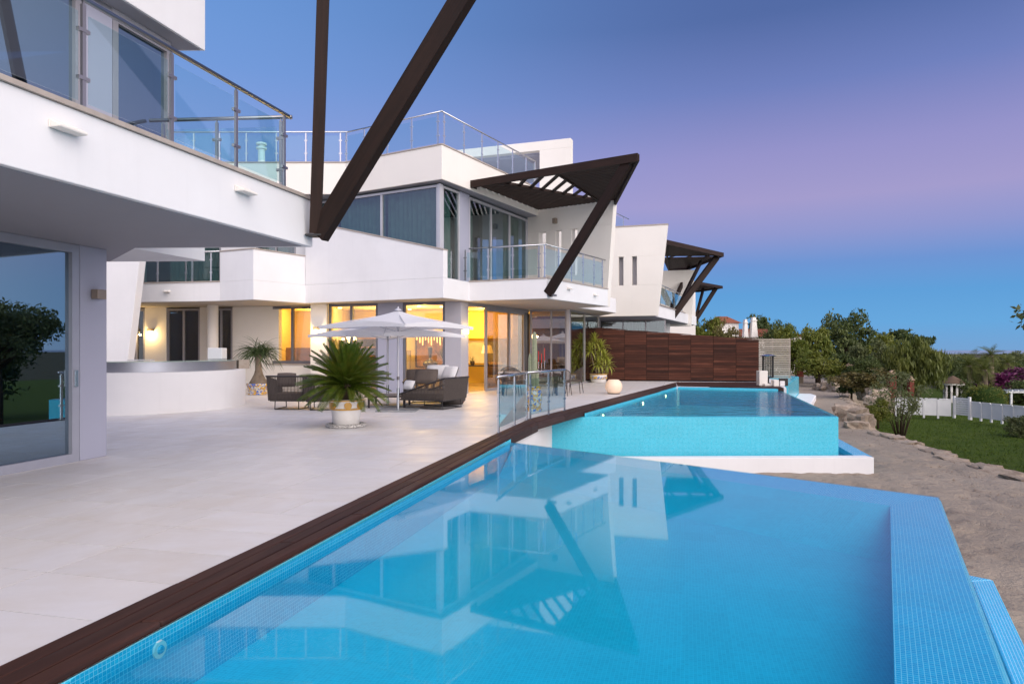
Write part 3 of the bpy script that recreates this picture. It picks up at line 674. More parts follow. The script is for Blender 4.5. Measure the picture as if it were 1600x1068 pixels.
# prow-shaped parapet box
B1, B2_, B3 = Vector(Q[1]), Vector(Q[2]), Vector(Q[3])
MB().prism([B1, B2_, B3, (-7.45, 23.9), (-8.4, 22.3), (-9.7, 22.85)], ST+.001, 4.73).build("parapet", WHITE, vb)
coping(vb, [Q[1], Q[2], Q[3]], 4.73, .3)
# raking parapet wall
FP = Fr(Q[3], Q[4]); LP = FP.L
MB().fpoly(FP, [(0, ST+.002), (LP, ST+.002), (LP, 4.59), (0, 5.95)], -.24, 0).build("parapet", WHITE, vb)
MB().fpoly(FP, [(0, 5.952), (LP, 4.592), (LP, 4.635), (0, 5.995)], -.27, .025).build("coping", COPING, vb)
# upper windows
W0 = Vector((-2.31, 21.6)); FWL = Fr((W0.x-5.2, W0.y+5.2*.56), W0); LW = FWL.L
FWR = Fr(W0, (W0.x+.51*6.2, W0.y+6.2)); 
a = [FWL.at(p) for p in (440, 521, 596, 681)]
window(vb, FWL, a[0], LW-.04, 3.80, 6.74, (a[1], a[2]), v=-.03, fw=.075, frame=ALUW, curtain=[(a[1]+.1, a[2]-.05), (a[2]+.05, LW-.1)], cseed=1)
MB().fbox(FWL, LW-.039, LW+.05, -.12, .05, 3.75, 6.75).build("corner_post", ALUW, vb)
r = [FWR.at(p) for p in (691, 712, 718, 733, 768, 797, 824)]
window(vb, FWR, r[0], r[2], ST+.005, 6.74, (), v=-.03, fw=.07, frame=ALUW, curtain=[(r[0]+.1, r[2]-.1)], cseed=2)
MB().fbox(FWR, r[2]+.003, r[3], -.2, .01, ST+.002, 6.78).build("wall", LILAC, vb)
window(vb, FWR, r[3]+.003, r[6], ST+.005, 6.72, (r[4], r[5]), v=-.05, fw=.085, frame=ALUW, name="sliding_door", curtain=[(r[3]+.1, r[3]+.8), (r[5]+.1, r[6]-.1)], cseed=3)
MB().fbox(FWR, r[6]+.002, r[6]+.28, -.25, .0, ST+.002, 6.78).build("wall", GREYP, vb)
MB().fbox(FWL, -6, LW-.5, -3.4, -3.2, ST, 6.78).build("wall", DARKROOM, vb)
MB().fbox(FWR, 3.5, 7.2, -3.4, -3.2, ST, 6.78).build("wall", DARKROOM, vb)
# left part of the upper floor, set back
UL = Fr((-15, 25.6), (-6.3, 24.3))
ul = [UL.at(p) for p in (222, 300, 345, 400, 462)]
MB().fbox(UL, 0, ul[0], -.25, 0, ST, 6.8).build("wall", WHITE, vb)
window(vb, UL, ul[0]+.003, ul[2], ST+.003, 6.3, (ul[1],), v=-.05, frame=ALU, curtain=[(ul[0]+.9, ul[2]-.1)], cseed=5)
MB().fbox(UL, ul[2]+.003, ul[3], -.25, 0, ST, 6.8).build("wall", WHITE, vb)
window(vb, UL, ul[3]+.003, ul[4], ST+.003, 6.3, ((ul[3]+ul[4])/2,), v=-.05, frame=ALU, curtain=[(ul[3]+.1, ul[4]-.1)], cseed=6)
MB().fbox(UL, ul[4]+.003, UL.L, -.25, 0, ST, 6.8).build("wall", WHITE, vb)
for i, j in ((0, 2), (3, 4)): MB().fbox(UL, ul[i], ul[j], -.25, 0, 6.302, 6.8).build("wall", WHITE, vb)
FQ0 = Fr(Q[0], (-9.75, 22.66))
balustrade(vb, [((Q[0][0], Q[0][1]+.1), (-9.78, 22.72), [FQ0.at(p) for p in (215, 244, 289, 329)])], ST+.04, 1.0)
Ffl = Fr(Q[0], Q[1]); slab_light(vb, Ffl, Ffl.at(262), .001, 3.45, .22)
# roof slab, its terrace railing
RR = [(-5.71, 23.28), (-2.19, 21.2), (1.04, 27.06)]
RB, RT = 6.81, 7.88
MB().prism([(-15, 23.3), RR[0], RR[1], RR[2], (.6, 33), (-15, 33)], RB, RT).build("roof_slab", CREAMW, vb)
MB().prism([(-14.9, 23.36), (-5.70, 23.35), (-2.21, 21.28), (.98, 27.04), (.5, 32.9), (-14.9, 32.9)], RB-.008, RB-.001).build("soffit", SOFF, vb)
coping(vb, [(-15, 23.3), RR[0], RR[1], RR[2]], RT, .3)
ip = [(-15, 23.42), (-5.66, 23.40), (-2.21, 21.36), (.92, 27.06)]
F1, F2_, F3 = Fr(ip[0], ip[1]), Fr(ip[1], ip[2]), Fr(ip[2], ip[3])
balustrade(vb, [(ip[0], ip[1], [F1.at(p) for p in (180, 222, 262, 303, 343, 385, 432, 478, 532)]), (ip[1], ip[2], [F2_.at(p) for p in (541, 569, 605, 643, 684)]),
                (ip[2], ip[3], [F3.at(p) for p in (694, 725, 753, 778, 801, 822, 836)])], RT+.04, 1.06)
MB().lathe((-9.6, 26, RT), [(.13, 0), (.13, 1.25), (.2, 1.27), (.2, 1.33), (.12, 1.34), (.12, 1.42), (.2, 1.43), (.19, 1.5), (0, 1.55)], 12).build("chimney", CREAMW, vb, 2)
# portal wall on the roof
FRf = Fr((-2.6, 29.75), (2.43, 28.0)); q = [FRf.at(p) for p in (741, 843)]
MB().fpoly(FRf, [(0, 9.82), (FRf.L, 9.82), (FRf.L, 10.2), (0, 10.2)], -.35, 0).build("roof_portal", CREAMW, vb)
MB().fbox(FRf, q[1], FRf.L, -.35, 0, 7.0, 9.82).build("roof_portal", CREAMW, vb)
MB().fbox(FRf, 0, .3, -.35, 0, RT, 9.82).build("roof_portal", CREAMW, vb)
MB().hexa([FRf.p(.31, -.351, 9.70), FRf.p(q[1]+.6, -.351, 9.70), FRf.p(q[1]+.4, -3.2, 9.3), FRf.p(.31, -3.2, 9.3)], [FRf.p(.31, -.351, 9.82), FRf.p(q[1]+.6, -.351, 9.82), FRf.p(q[1]+.4, -3.2, 9.42), FRf.p(.31, -3.2, 9.42)]).build("canopy_roof", LILAC, vb)
balustrade(vb, [(FRf.p(.4, -.9, 0)[:2], FRf.p(q[1]-.1, -.9, 0)[:2], [.2, 1.3, 2.4])], RT+.02, 1.0)
# wing wall with three slots, leaning outwards
FWg = Fr((.62, 27.40), (3.55, 25.47)); LG = FWg.L; zt, zb = 7.35, SB
lean = lambda z: LG+(z-zb)*.075
sl = [(FWg.at(842), FWg.at(853)), (FWg.at(868), FWg.at(877)), (FWg.at(893), FWg.at(902))]
m = MB(); v0, v1 = -.3, 0
cuts = [0]+[x for s_ in sl for x in s_]+[None]
s0, s1 = 4.35, 6.15
m.fpoly(FWg, [(0, zb+.001), (LG, zb+.001), (lean(s0), s0), (0, s0)], v0, v1); m.fpoly(FWg, [(0, s1), (lean(s1), s1), (lean(zt), zt), (0, zt)], v0, v1)
for i in range(0, 6, 2): m.fpoly(FWg, [(cuts[i], s0), (cuts[i+1], s0), (cuts[i+1], s1), (cuts[i], s1)], v0, v1)
m.fpoly(FWg, [(cuts[6], s0), (lean(s0), s0), (lean(s1), s1), (cuts[6], s1)], v0, v1)
m.build("wing_wall", CREAMW, vb)
MB().fbox(FWg, FWg.at(866), FWg.at(871), .001, .16, 6.42, 6.62).build("wall_lamp", TANM, vb)
# balcony railing
bp = [(-1.40, 22.50), (1.08, 21.58), (3.48, 25.38)]
Fb1, Fb2 = Fr(bp[0], bp[1]), Fr(bp[1], bp[2])
balustrade(vb, [(bp[0], bp[1], [Fb1.at(p) for p in (727, 763, 801, 842)]), (bp[1], bp[2], [Fb2.at(p) for p in (851, 873, 893, 911, 928, 941)])], ST+.045, 1.05)
Ff = Fr(Q[6], Q[7])
for p, z in ((888, 3.52), (929, 3.44)): slab_light(vb, Ff, Ff.at(p), .001, z, .22)
# sunshade
P1, P2, P3, P4, D1, D2, D3 = PB
pergola(vb, P1, P2, P3, P4, [(D1, D3), (D2, D3)], [([P1, D1, D3, P3, P4], (D1, D3), .12, .06, .03, .06, "slat"), ([D2, P2, P3, D3], (P1, P2), .12, .06, .03, .06, "slat"),
        ([D1, D2, D3], ((0, 0), (-.22, 1)), .12, .33, .05, .06, "rafter")], 7.0)
MB().fbox(Ff, .0, .24, .0, .22, 3.17, 3.23).build("strut_shoe", DSTEEL, vb)
beam("strut", (1.14, 21.5, 3.24), (3.36, 19.75, 6.9), .14, .30, DARKW, vb)

# ground floor: right facade of glass
K = (-1.70, 22.6)
FGR = Fr(K, (.65, 27.6)); FGL = Fr((-6.5, 24.0), K); FT = SB-.01
g = [FGR.at(p) for p in (720, 732, 760, 797, 820, 826)]
MB().fbox(FGR, 0.001, g[1], -.22, 0, 0, FT).build("column", GREYP, vb)
MB().fbox(FGR, g[1], g[5], -.2, .01, 2.96, FT).build("lintel", ALU, vb)
window(vb, FGR, g[2], g[4], .005, 2.955, (g[3],), v=-.05, fw=.085, gl=glass("dark_room_glass", (.56, .52, .42), .08), name="sliding_door")
MB().fbox(FGR, g[4]+.005, g[5]+.05, -.3, 0.02, 0, 2.955).build("door_jamb", DARKT, vb)
gl_ = [FGL.at(p) for p in (514, 548, 590, 629, 695)]
MB().fbox(FGL, gl_[4], FGL.L-.001, -.22, 0, 0, FT).build("column", GREYP, vb)
MB().fbox(FGL, gl_[2]+.002, gl_[3]-.002, -.22, 0, 0, FT).build("column", LILAC, vb)
window(vb, FGL, 0, gl_[2], .005, FT-.002, (gl_[1],), v=-.08, fw=.09, gl=GLASSC, frame=DFRAME)
window(vb, FGL, gl_[3], gl_[4]-.002, .005, FT-.002, (), v=-.08, fw=.09, gl=GLASSC, frame=DFRAME)
# glass link at the right and its posts
FGX = Fr((.72, 27.62), (2.19, 27.25))
window(vb, FGX, 0, FGX.L, .005, FT, (FGX.at(861),), v=-.05, fw=.06, gl=glass("smoked_glass", (.46, .38, .22), .36), frame=ALU)
MB().fbox(FGX, FGX.L+.003, FGX.L+.12, -.15, .02, 0, FT).build("corner_post", ALUW, vb)
FGY = Fr((2.36, 27.4), (4.2, 32.6)); window(vb, FGY, .05, FGY.L, .005, FT, (2.6,), v=-.05, fw=.06, gl=GLASSW, frame=ALU)
# wall with the outdoor lamp, the kitchen window and the left wall
MB().prism([(-7.15, 24.05), (-6.52, 23.85), (-6.51, 24.3), (-7.12, 24.9)], 0, FT).build("wall", CREAMW, vb)
FW = Fr((-9.05, 25.35), (-7.2, 24.85)); w_ = [FW.at(p) for p in (420, 486)]
MB().fbox(FW, w_[0], FW.L, -.25, 0, 0, .92).build("wall", CREAMW, vb)
MB().fbox(FW, w_[0]-.1, FW.L, .0, .05, .92, .96).build("window_sill", COPING, vb)
kw = window(vb, FW, w_[0], FW.L-.02, .965, FT-.002, ((w_[0]+FW.L)/2,), v=-.06, fw=.10, gl=GLASSC, frame=DFRAME, curtain=[(w_[0]+.1, w_[0]+.3)], cmat=CURTW)
FL_ = Fr((-15.4, 26.2), (-9.05, 25.35)); l_ = [FL_.at(p) for p in (198, 226, 260, 312, 326, 363)]
zd = 2.45
MB().fbox(FL_, 0, l_[0], -.25, 0, 0, FT).build("wall", CREAMW, vb)
for i, (a, b) in enumerate(((1, 2), (3, 4), (5, None))):
    MB().fbox(FL_, l_[a], l_[b] if b else FL_.L+.35, -.25, 0, 0, FT).build("wall", CREAMW, vb)
for a, b in ((0, 1), (2, 3), (4, 5)):
    window(vb, FL_, l_[a]+.003, l_[b]-.003, .005, FT-.05, ((l_[a]+l_[b])/2,), v=-.08, fw=.08, gl=GLASSB, frame=ALU, name="sliding_door")
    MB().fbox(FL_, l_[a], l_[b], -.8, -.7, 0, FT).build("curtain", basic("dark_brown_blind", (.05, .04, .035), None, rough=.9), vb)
MB().lathe((-10.85, 24.6, 0), [(.19, 0), (.19, FT)], 24).build("column", CREAMW, vb, 2)

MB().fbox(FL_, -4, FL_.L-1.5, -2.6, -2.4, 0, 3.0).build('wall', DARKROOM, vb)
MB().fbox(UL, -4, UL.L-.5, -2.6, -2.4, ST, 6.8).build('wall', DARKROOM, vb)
# rooms behind the glass
MB().prism([(-9.2, 25.5), (-6.4, 24.0), (-1.9, 22.75), (.6, 27.7), (2.1, 27.5), (4.1, 33), (2, 34), (-9.2, 31)], -.006, .0035).build("room_floor", basic("room_floor", (.5, .40, .28), (.44, .35, .24), 2, .3), vb)
MB().prism([(-9.4, 29.0), (-2.6, 27.6), (-2.6, 27.8), (-9.4, 29.2)], 0, FT).build("room_wall", ROOM, vb)
MB().prism([(-2.55, 29.4), (3.6, 33.2), (3.5, 33.4), (-2.65, 29.6)], 0, FT).build("room_wall", ROOMY, vb)
MB().prism([(-2.6, 27.65), (-2.45, 27.7), (-2.45, 29.5), (-2.6, 29.5)], 0, FT).build("room_wall", ROOM, vb)
MB().prism([(-6.75, 24.9), (-6.6, 24.9), (-6.9, 28.6), (-7.05, 28.6)], 0, FT).build("room_wall", ROOM, vb)
MB().prism([(-9.15, 25.6), (-9.0, 25.6), (-9.2, 29), (-9.35, 29)], 0, FT).build("room_wall", ROOM, vb)
MB().prism([(-14.9, 23.7), (-9.3, 25.7), (-9, 33.8), (-14.9, 33.8)], SB-.03, SB-.02)
MB().prism([(-9.2, 25.6), (-6.5, 24.35), (-1.9, 23.0), (.4, 27.6), (4, 33.3), (-9.2, 33.3)], SB-.035, SB-.015).build("room_ceiling", ROOM, vb)
for p, e in (((-7.9, 27, 2.6), 150), ((-5.0, 25.9, 2.5), 190), ((-3.4, 25.2, 2.6), 190), ((-1.2, 26.8, 2.5), 170), ((.4, 29.8, 2.4), 80)): lamp(p, e, (1, .60, .13), .15)

# leaning white wall between the near and middle villas
MB_ = MB(); F_ = Fr((-18, 21.5), (-11.0, 21.2)); u218, u202 = F_.at(218), F_.at(200)
lw = root("garden_wall", "tall white leaning wall end beside the round bar counter", "wall", (-12.5, 21.4, 0))
zr_ = lambda z: F_.at(192.5)+(z/4.28)*(u218-F_.at(192.5))
MB().fpoly(F_, [(0, 0), (zr_(0), 0), (zr_(6), 6), (0, 6)], -.35, 0).build("wall_panel", WHITE, lw)

# ------------------------------------------------------------------ far villas
vc = root("villa", "far white villa whose blank wall has two tall slots and a dark sunshade", "villa", (6, 38, 0))
FC = Fr((1.2, 34.45), (7.0, 32.6)); LC = FC.L; tp, bt = 7.44, 3.1
cl = lambda z: LC+(z-bt)*.108
s = [(FC.at(966.5), FC.at(974)), (FC.at(987.5), FC.at(995))]
m = MB(); s0, s1 = 4.6, 6.0
m.fpoly(FC, [(0, bt), (LC, bt), (cl(s0), s0), (0, s0)], -.35, 0); m.fpoly(FC, [(0, s1), (cl(s1), s1), (cl(tp), tp), (0, tp)], -.35, 0)
m.fpoly(FC, [(0, s0), (s[0][0], s0), (s[0][0], s1), (0, s1)], -.35, 0); m.fpoly(FC, [(s[0][1], s0), (s[1][0], s0), (s[1][0], s1), (s[0][1], s1)], -.35, 0); m.fpoly(FC, [(s[1][1], s0), (cl(s0), s0), (cl(s1), s1), (s[1][1], s1)], -.35, 0)
m.build("wall", CREAMW, vc)
MB().fpoly(FC, [(0, tp+.002), (cl(tp), tp+.002), (cl(tp)+.02, tp+.06), (0, tp+.06)], -.38, .02).build("coping", COPING, vc)
for a, b in s: MB().fbox(FC, a-.03, b+.03, -.42, -.36, s0-.05, s1+.05).build("slot_back", GREYP, vc)
MB().prism([(1.2, 34.9), (6.95, 33.0), (10.7, 41.9), (12.5, 46), (2, 48)], bt, bt+.6).build("balcony_slab", WHITE, vc)
MB().prism([(1.3, 34.6), (6.9, 32.8), (10.6, 41.9), (12.3, 46), (2, 48)], bt-.02, bt-.004).build("soffit", SOFF, vc)
Cp = [(7.0, 32.95), (10.7, 41.9)]
coping(vc, Cp, bt+.6)
Fc = Fr(*Cp); balustrade(vc, [((6.96, 33.2), (10.6, 41.8), [.2, 1.6, 3, 4.4, 5.8, 7.2, 8.6])], bt+.64, 1.05)
FCw = Fr((8.6, 43.6), (11.35, 42.9)); MB().fpoly(FCw, [(0, 2.95), (FCw.L, 2.95), (FCw.L+.2, 6.5), (0, 6.5)], -.5, 0).build("wing_wall", CREAMW, vc)
MB().prism([(6.6, 36.5), (9.3, 43.6), (8.6, 44), (4, 44), (4, 36.5)], bt+.61, 6.9).build("wall", CREAMW, vc)
FCs = Fr((6.7, 36.3), (9.4, 43.4))
for k in range(22): beam("screen_slat", FCs.p(3.2, .05, bt+.75+k*.14), FCs.p(5.0, .05, bt+.75+k*.14), .04, .10, GREYW, vc)
MB().prism([(1.2, 35), (6.9, 33.1), (8.6, 43), (4, 46)], 6.95, 7.4).build("roof_slab", CREAMW, vc)
MB().fbox(FC, LC-1.2, LC-.2, -3, -2, 7.4, 7.75).build("roof_curb", CREAMW, vc)
balustrade(vc, [(FC.p(LC-2.6, -.3, 0)[:2], FC.p(LC-1.9, -3.6, 0)[:2], [.2, 1.4, 2.6])], 7.45, 1.05)
P1, P2, P3, P4 = (7.9, 34.9), (12.35, 39.7), (12.1, 46.0), (11.0, 47.6)
pergola(vc, P1, P2, P3, P4, [((9.0, 40.3), (12.2, 40.2)), ((9.3, 41.6), (12.2, 41.0))], [([P1, P2, (12.2, 40.2), (9.0, 40.3)], (P1, P2), .2, .03, .04, .05, "slat"), ([(9.3, 41.6), (12.2, 41.0), P3, P4], (P4, P3), .2, .03, .04, .05, "slat"),
        ([(9.0, 40.3), (12.2, 40.2), (12.2, 41.0), (9.3, 41.6)], ((0, 0), (-.1, 1)), .12, .9, .06, .06, "rafter")], 7.0)
beam("strut", (9.05, 38.4, 3.3), (12.15, 40.2, 6.95), .16, .36, DARKW, vc)
beam("strut", (8.9, 38.9, 3.3), (11.9, 45.6, 6.95), .16, .30, DARKW, vc)
beam("strut", (9.2, 38.6, 3.35), (11.7, 42.0, 6.9), .12, .22, DARKW, vc)
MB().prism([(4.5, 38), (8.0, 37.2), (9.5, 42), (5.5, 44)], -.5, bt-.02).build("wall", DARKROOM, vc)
Fg = Fr((3.6, 36.9), (8.2, 36.2)); window(vc, Fg, 0, Fg.L, 0, bt-.03, (1.2, 2.4, 3.6), v=0, gl=GLASSW, frame=ALU, curtain=[(.1, 1.1), (2.5, 3.5)], cmat=CURT)
MB().prism([(8.9, 41.2), (9.6, 41.2), (9.6, 42), (8.9, 42)], -.5, bt-.02).build("column", WHITE, vc)
vd = root("villa", "farthest villa, only its thin dark sunshade showing past the white wing", "villa", (15, 58, 0))
MB().prism([(11, 57), (15.2, 56.2), (16.2, 62), (11, 63)], -.5, 6.2).build("wall", CREAMW, vd)
P1, P2, P3, P4 = (15.0, 55.6), (18.6, 60), (17.6, 64), (15.4, 64)
pergola(vd, P1, P2, P3, P4, [], [([P1, P2, P3, P4], (P1, P2), .3, .05, .05, .05, "slat")], 6.95)
beam("strut", (15.9, 59, 3.9), (17.2, 61, 6.9), .16, .30, DARKW, vd); beam("strut", (15.7, 59.2, 3.5), (18.1, 60.2, 6.9), .16, .34, DARKW, vd)

# ------------------------------------------------------------------ timber privacy fence
FF = Fr((2.3, 32.3), (11.25, 30.9)); fence = root("timber_fence", "long dark red brown slatted timber fence behind the terrace", "fence", (6.8, 31.6, 0))
npan = 9; pw = FF.L/npan; topz = lambda u: 2.66-(.72)*u/FF.L
slatm = {}
for k in range(npan):
    u0 = k*pw
    MB().fbox(FF, u0-.03, u0+.03, -.09, -.02, 0, topz(u0)-.02).build("fence_post", DARKW, fence)
    z = .06; 
    while z < topz(u0):
        h = .105; zc = z+h/2
        tl, tr_ = topz(u0), topz(u0+pw)
        if z+h <= tr_:
            if 'm' not in slatm:
                t_ = MB().box(-pw/2+.008, pw/2-.008, -.014, .014, -h/2, h/2).build("fence_slat", FENCEW, None); slatm['m'] = t_.data; o = t_
            else: o = bpy.data.objects.new("fence_slat", slatm['m']); COL.objects.link(o)
            p = FF.p(u0+pw/2, random.uniform(-.004, .004), zc); o.parent = fence; o.location = Vector(p)-fence.location; o.rotation_euler.z = math.atan2(FF.d.y, FF.d.x)
        else:
            ue = u0+pw*min(1, max(0, (tl-z-.01)/(tl-tr_)))
            if ue-u0 > .1: MB().fpoly(FF, [(u0+.008, z), (ue-.008, z), (ue-.008, min(z+h, topz(ue))), (u0+.008, min(z+h, tl))], -.014, .014).build("fence_slat", FENCEW, fence)
        z += h+.012
MB().fpoly(FF, [(0, .0), (FF.L, .0), (FF.L, topz(FF.L)-.05), (0, topz(0)-.05)], -.12, -.1).build("backing_board", DARKW, fence)
FG = Fr((13.75, 38.4), (15.6, 38.0)); f2 = root("timber_fence", "short weathered pale slatted fence panel beyond the dark fence", "fence", (14.6, 38.2, 0))
for k in range(20):
    beam("fence_slat", FG.p(0, 0, -.35+k*.125), FG.p(FG.L, 0, -.35+k*.125), .03, .095, GREYW, f2)
for u in (.04, FG.L/2, FG.L-.04): MB().fbox(FG, u-.04, u+.04, -.1, -.02, -1.4, 2.1).build("fence_post", GREYW, f2)
MB().fbox(FG, 0, FG.L+.1, -.3, -.12, -1.4, -.1).build("low_wall", GREYW, f2)

# ------------------------------------------------------------------ terrace: bar, parasols, seats, pots
bar = root("bar_counter", "round white bar counter with grey steel band and glass top", "bar counter", (-9.76, 17.74, 0))
a0, a1 = R(-175), R(40)
MB().lathe((-9.76, 17.74, 0), [(2.60, 0), (2.60, .955), (2.30, .96)], 64, a0, a1).build("bar_front", WHITE, bar, 2)
MB().lathe((-9.76, 17.74, 0), [(2.37, .96), (2.37, 1.19)], 64, a0, a1).build("steel_band", basic("bar_steel", (.40, .41, .45), (.34, .35, .40), 2, .38, .85), bar, True)
MB().lathe((-9.76, 17.74, 0), [(1.4, 1.19), (2.40, 1.19), (2.40, 1.212), (1.4, 1.212)], 64, a0, a1).build("glass_top", basic("green_glass_top", (.34, .40, .36), (.30, .37, .34), 2, .08), bar, 2)
MB().prism([(-7.95, 19.05), (-7.55, 18.75), (-7.35, 19.0), (-7.7, 19.4)], .96, 1.2).build("timber_end", GREYW, bar)
bx_ = MB().box(-8.42, -8.02, 18.75, 19.1, 1.215, 1.53).build("drinks_box", WHITEP, None, bevel=.02); tag(bx_, "white box standing on the right end of the bar counter", "box")
tr = MB().box(-9.6, -9.0, 16.9, 17.1, 1.214, 1.235).build("serving_tray", WHITEP, None, bevel=.006); tag(tr, "flat white tray lying on the bar counter", "tray")

def parasol(name, x, y, top, edge, half, rot, label, base=True):
    t = root(name, label, "parasol", (x, y, 0), "white parasols over the seating")
    MB().tube([(x, y, .03), (x, y, top+.07)], .028, 12).build("pole", ALUW, t, 2)
    MB().tube([(x, y, .03), (x, y, .55)], .036, 12).build("pole_sleeve", STEEL, t, 2)
    MB().tube([(x, y, .75), (x, y, .83)], .036, 10).build("clamp", DSTEEL, t, 2)
    c = []
    for k in range(4):
        q = rot+math.pi/2*k; c.append((x+half*1.414*math.cos(q), y+half*1.414*math.sin(q)))
    n = 8; vs, fs = [], []
    for k in range(4):
        A, B = Vector(c[k]), Vector(c[(k+1) % 4]); o = Vector((x, y))
        st = len(vs)
        for i in range(n+1):
            for j in range(n+1):
                f = i/n; e = A.lerp(B, j/n); q = o.lerp(e, f); s_ = 4*(j/n)*(1-j/n)
                z = top+(edge-top)*(f**.9)+.10*s_*f*f-.03*math.sin(math.pi*f)
                q = o.lerp(e, f*(1-.04*s_)); vs.append((q.x, q.y, z))
        for i in range(n):
            for j in range(n): fs.append((st+i*(n+1)+j, st+(i+1)*(n+1)+j, st+(i+1)*(n+1)+j+1, st+i*(n+1)+j+1))
    cp = MB().add(vs, fs).build("canopy", CANVAS, t, True)
    for k in range(4):
        m = MB(); A, B = Vector(c[k]), Vector(c[(k+1) % 4]); vs = []
        for j in range(13):
            s_ = 4*(j/12)*(1-j/12); e = Vector((x, y)).lerp(A.lerp(B, j/12), 1-.04*s_); z = edge+.10*s_
            vs += [(e.x, e.y, z), (e.x, e.y, z-.06-.07*s_)]
        MB().add(vs, [(2*j, 2*j+2, 2*j+3, 2*j+1) for j in range(12)]).build("valance", CANVAS, cp, True)
    MB().lathe((x, y, top), [(.10, -.01), (.07, .03), (.02, .06), (.02, .09), (0, .1)], 12).build("finial", ALUW, t, 2)
    for k in range(4):
        MB().tube([(x, y, top-.06), (c[k][0], c[k][1], edge+.0)], .012, 6).build("rib", ALUW, t)
        MB().tube([(x, y, edge-.12), ((x+c[k][0])/2, (y+c[k][1])/2, (top+edge)/2-.06)], .009, 6).build("stretcher", ALUW, t)
    if base:
        MB().box(x-.48, x+.48, y-.42, y+.42, .002, .03).build("base_plate", basic("galvanised_plate", (.35, .36, .37), (.28, .29, .30), 6, .5, .5), t, bevel=.005)
    return t
pg = G(622, 641); parasol("parasol", pg.x, pg.y, 2.44, 2.04, 1.32, R(14), "front white square parasol on a pale pole with a flat grey base plate")
pr = Vector((-3.30, 18.0)); parasol("parasol", pr.x, pr.y, 2.28, 1.86, 1.45, R(8), "rear white square parasol half hidden behind the front parasol")

def cushion(name, c, sx_, sy_, sz_, rz, tilt, mat, par=None):
    n = 8; vs, fs = [], []
    for side in (1, -1):
        for i in range(n+1):
            for j in range(n+1):
                a, b = i/n*2-1, j/n*2-1; h = (1-a**4)*(1-b**4); px_ = 1-.06*b*b; vs.append((a*px_*sx_/2, b*(1-.06*a*a)*sy_/2, side*(.015+sz_/2*h**.5)))
    m = n+1
    for s_ in (0, 1):
        for i in range(n):
            for j in range(n):
                q = (s_*m*m+i*m+j, s_*m*m+(i+1)*m+j, s_*m*m+(i+1)*m+j+1, s_*m*m+i*m+j+1); fs.append(q if s_ == 0 else q[::-1])
    o = MB().add(vs, fs).build(name, mat, None, True)
    o.rotation_euler = (tilt, 0, rz); o.location = c
    if par: o.parent = par; o.location = Vector(c)-offs(par)
    return o
def woven_seat(label, c, w, d, rz, h_back, h_front, zseat=.34):
    """lounge seat: tilted frame wrapped with upright ropes, sled legs; local -y is the back"""
    t = root("lounge_seat", label, "lounge seat", (0, 0, 0), "woven rope lounge seats")
    zb = .23
    fr = MB(); fr.box(-w/2, w/2, -d/2, d/2, zb-.02, zb+.02)
    hh = lambda y: h_front+(h_back-h_front)*max(0, min(1, (.5-(y/d))))
    P = [(-w/2-.03, -d/2-.07), (w/2+.03, -d/2-.07), (w/2+.04, d/2), (-w/2-.04, d/2)]
    rail = [(-w/2-.04, d/2, h_front), (-w/2-.06, -d/2-.08, h_back), (w/2+.06, -d/2-.08, h_back), (w/2+.04, d/2, h_front)]
    fr.tube(rail, .022, 8); fr.build("frame", ROPED, t)
    m = MB()
    def rope_run(a, b, za, zb2, n, inn):
        for i in range(n):
            f = (i+.5)/n; top = Vector(a).lerp(Vector(b), f); bot = top*1.0; bot.x *= .93; bot.y = bot.y*.93
            zt = za+(zb2-za)*f; m.tube([(top.x, top.y, zt), (bot.x, bot.y, zb)], .0105, 4, False)
    rope_run((-w/2-.06, -d/2-.08), (w/2+.06, -d/2-.08), h_back, h_back, int(w/.032), 0)
    rope_run((-w/2-.06, -d/2-.08), (-w/2-.04, d/2), h_back, h_front, int(d/.04), 0)
    rope_run((w/2+.06, -d/2-.08), (w/2+.04, d/2), h_back, h_front, int(d/.04), 0)
    m.build("rope_weave", ROPE, t)
    for sx_ in (-1, 1):
        x = sx_*(w/2-.10); MB().tube([(x, -d/2+.08, zb), (x, -d/2+.06, .014), (x, d/2-.08, .014), (x, d/2-.1, zb)], .013, 6).build("leg", ROPED, t)
    MB().tube([(-w/2+.1, -d/2+.05, .014), (w/2-.1, -d/2+.05, .014)], .013, 6).build("leg", ROPED, t)
    MB().box(-w/2+.02, w/2-.02, -d/2+.04, d/2-.02, zb+.022, zb+.17).build("seat_cushion", CUSHB, t, bevel=.03)
    t.location = (c[0], c[1], 0); t.rotation_euler.z = rz
    return t
woven_seat("left woven brown lounge seat seen from behind beside the palm bowl", (-5.55, 17.15), .80, .85, R(-4), .83, .62)
woven_seat("woven brown lounge seat seen from behind, partly behind the cycad pot", (-4.66, 17.0), .86, .85, R(9), .82, .62)
c = cushion("cushion", (-5.72, 17.2, .72), .5, .36, .14, R(-4), R(80), CUSHB); tag(c, "brown cushion leaning on the back of the left lounge seat", "cushion")
MB_t = root("low_table", "dark low coffee table behind the cycad", "table", (-3.2, 17.7, 0))
MB().box(-3.75, -2.65, 17.2, 18.3, .27, .31).build("table_top", DARKT, MB_t, bevel=.01)
for x in (-3.65, -2.75):
    for y in (17.3, 18.2): MB().box(x-.025, x+.025, y-.025, y+.025, 0, .268).build("leg", DARKT, MB_t)
db = woven_seat("big woven brown corner lounge seat right of the parasol pole with white cushions", (-2.03, 17.4), 1.15, 1.25, R(66), .78, .36)
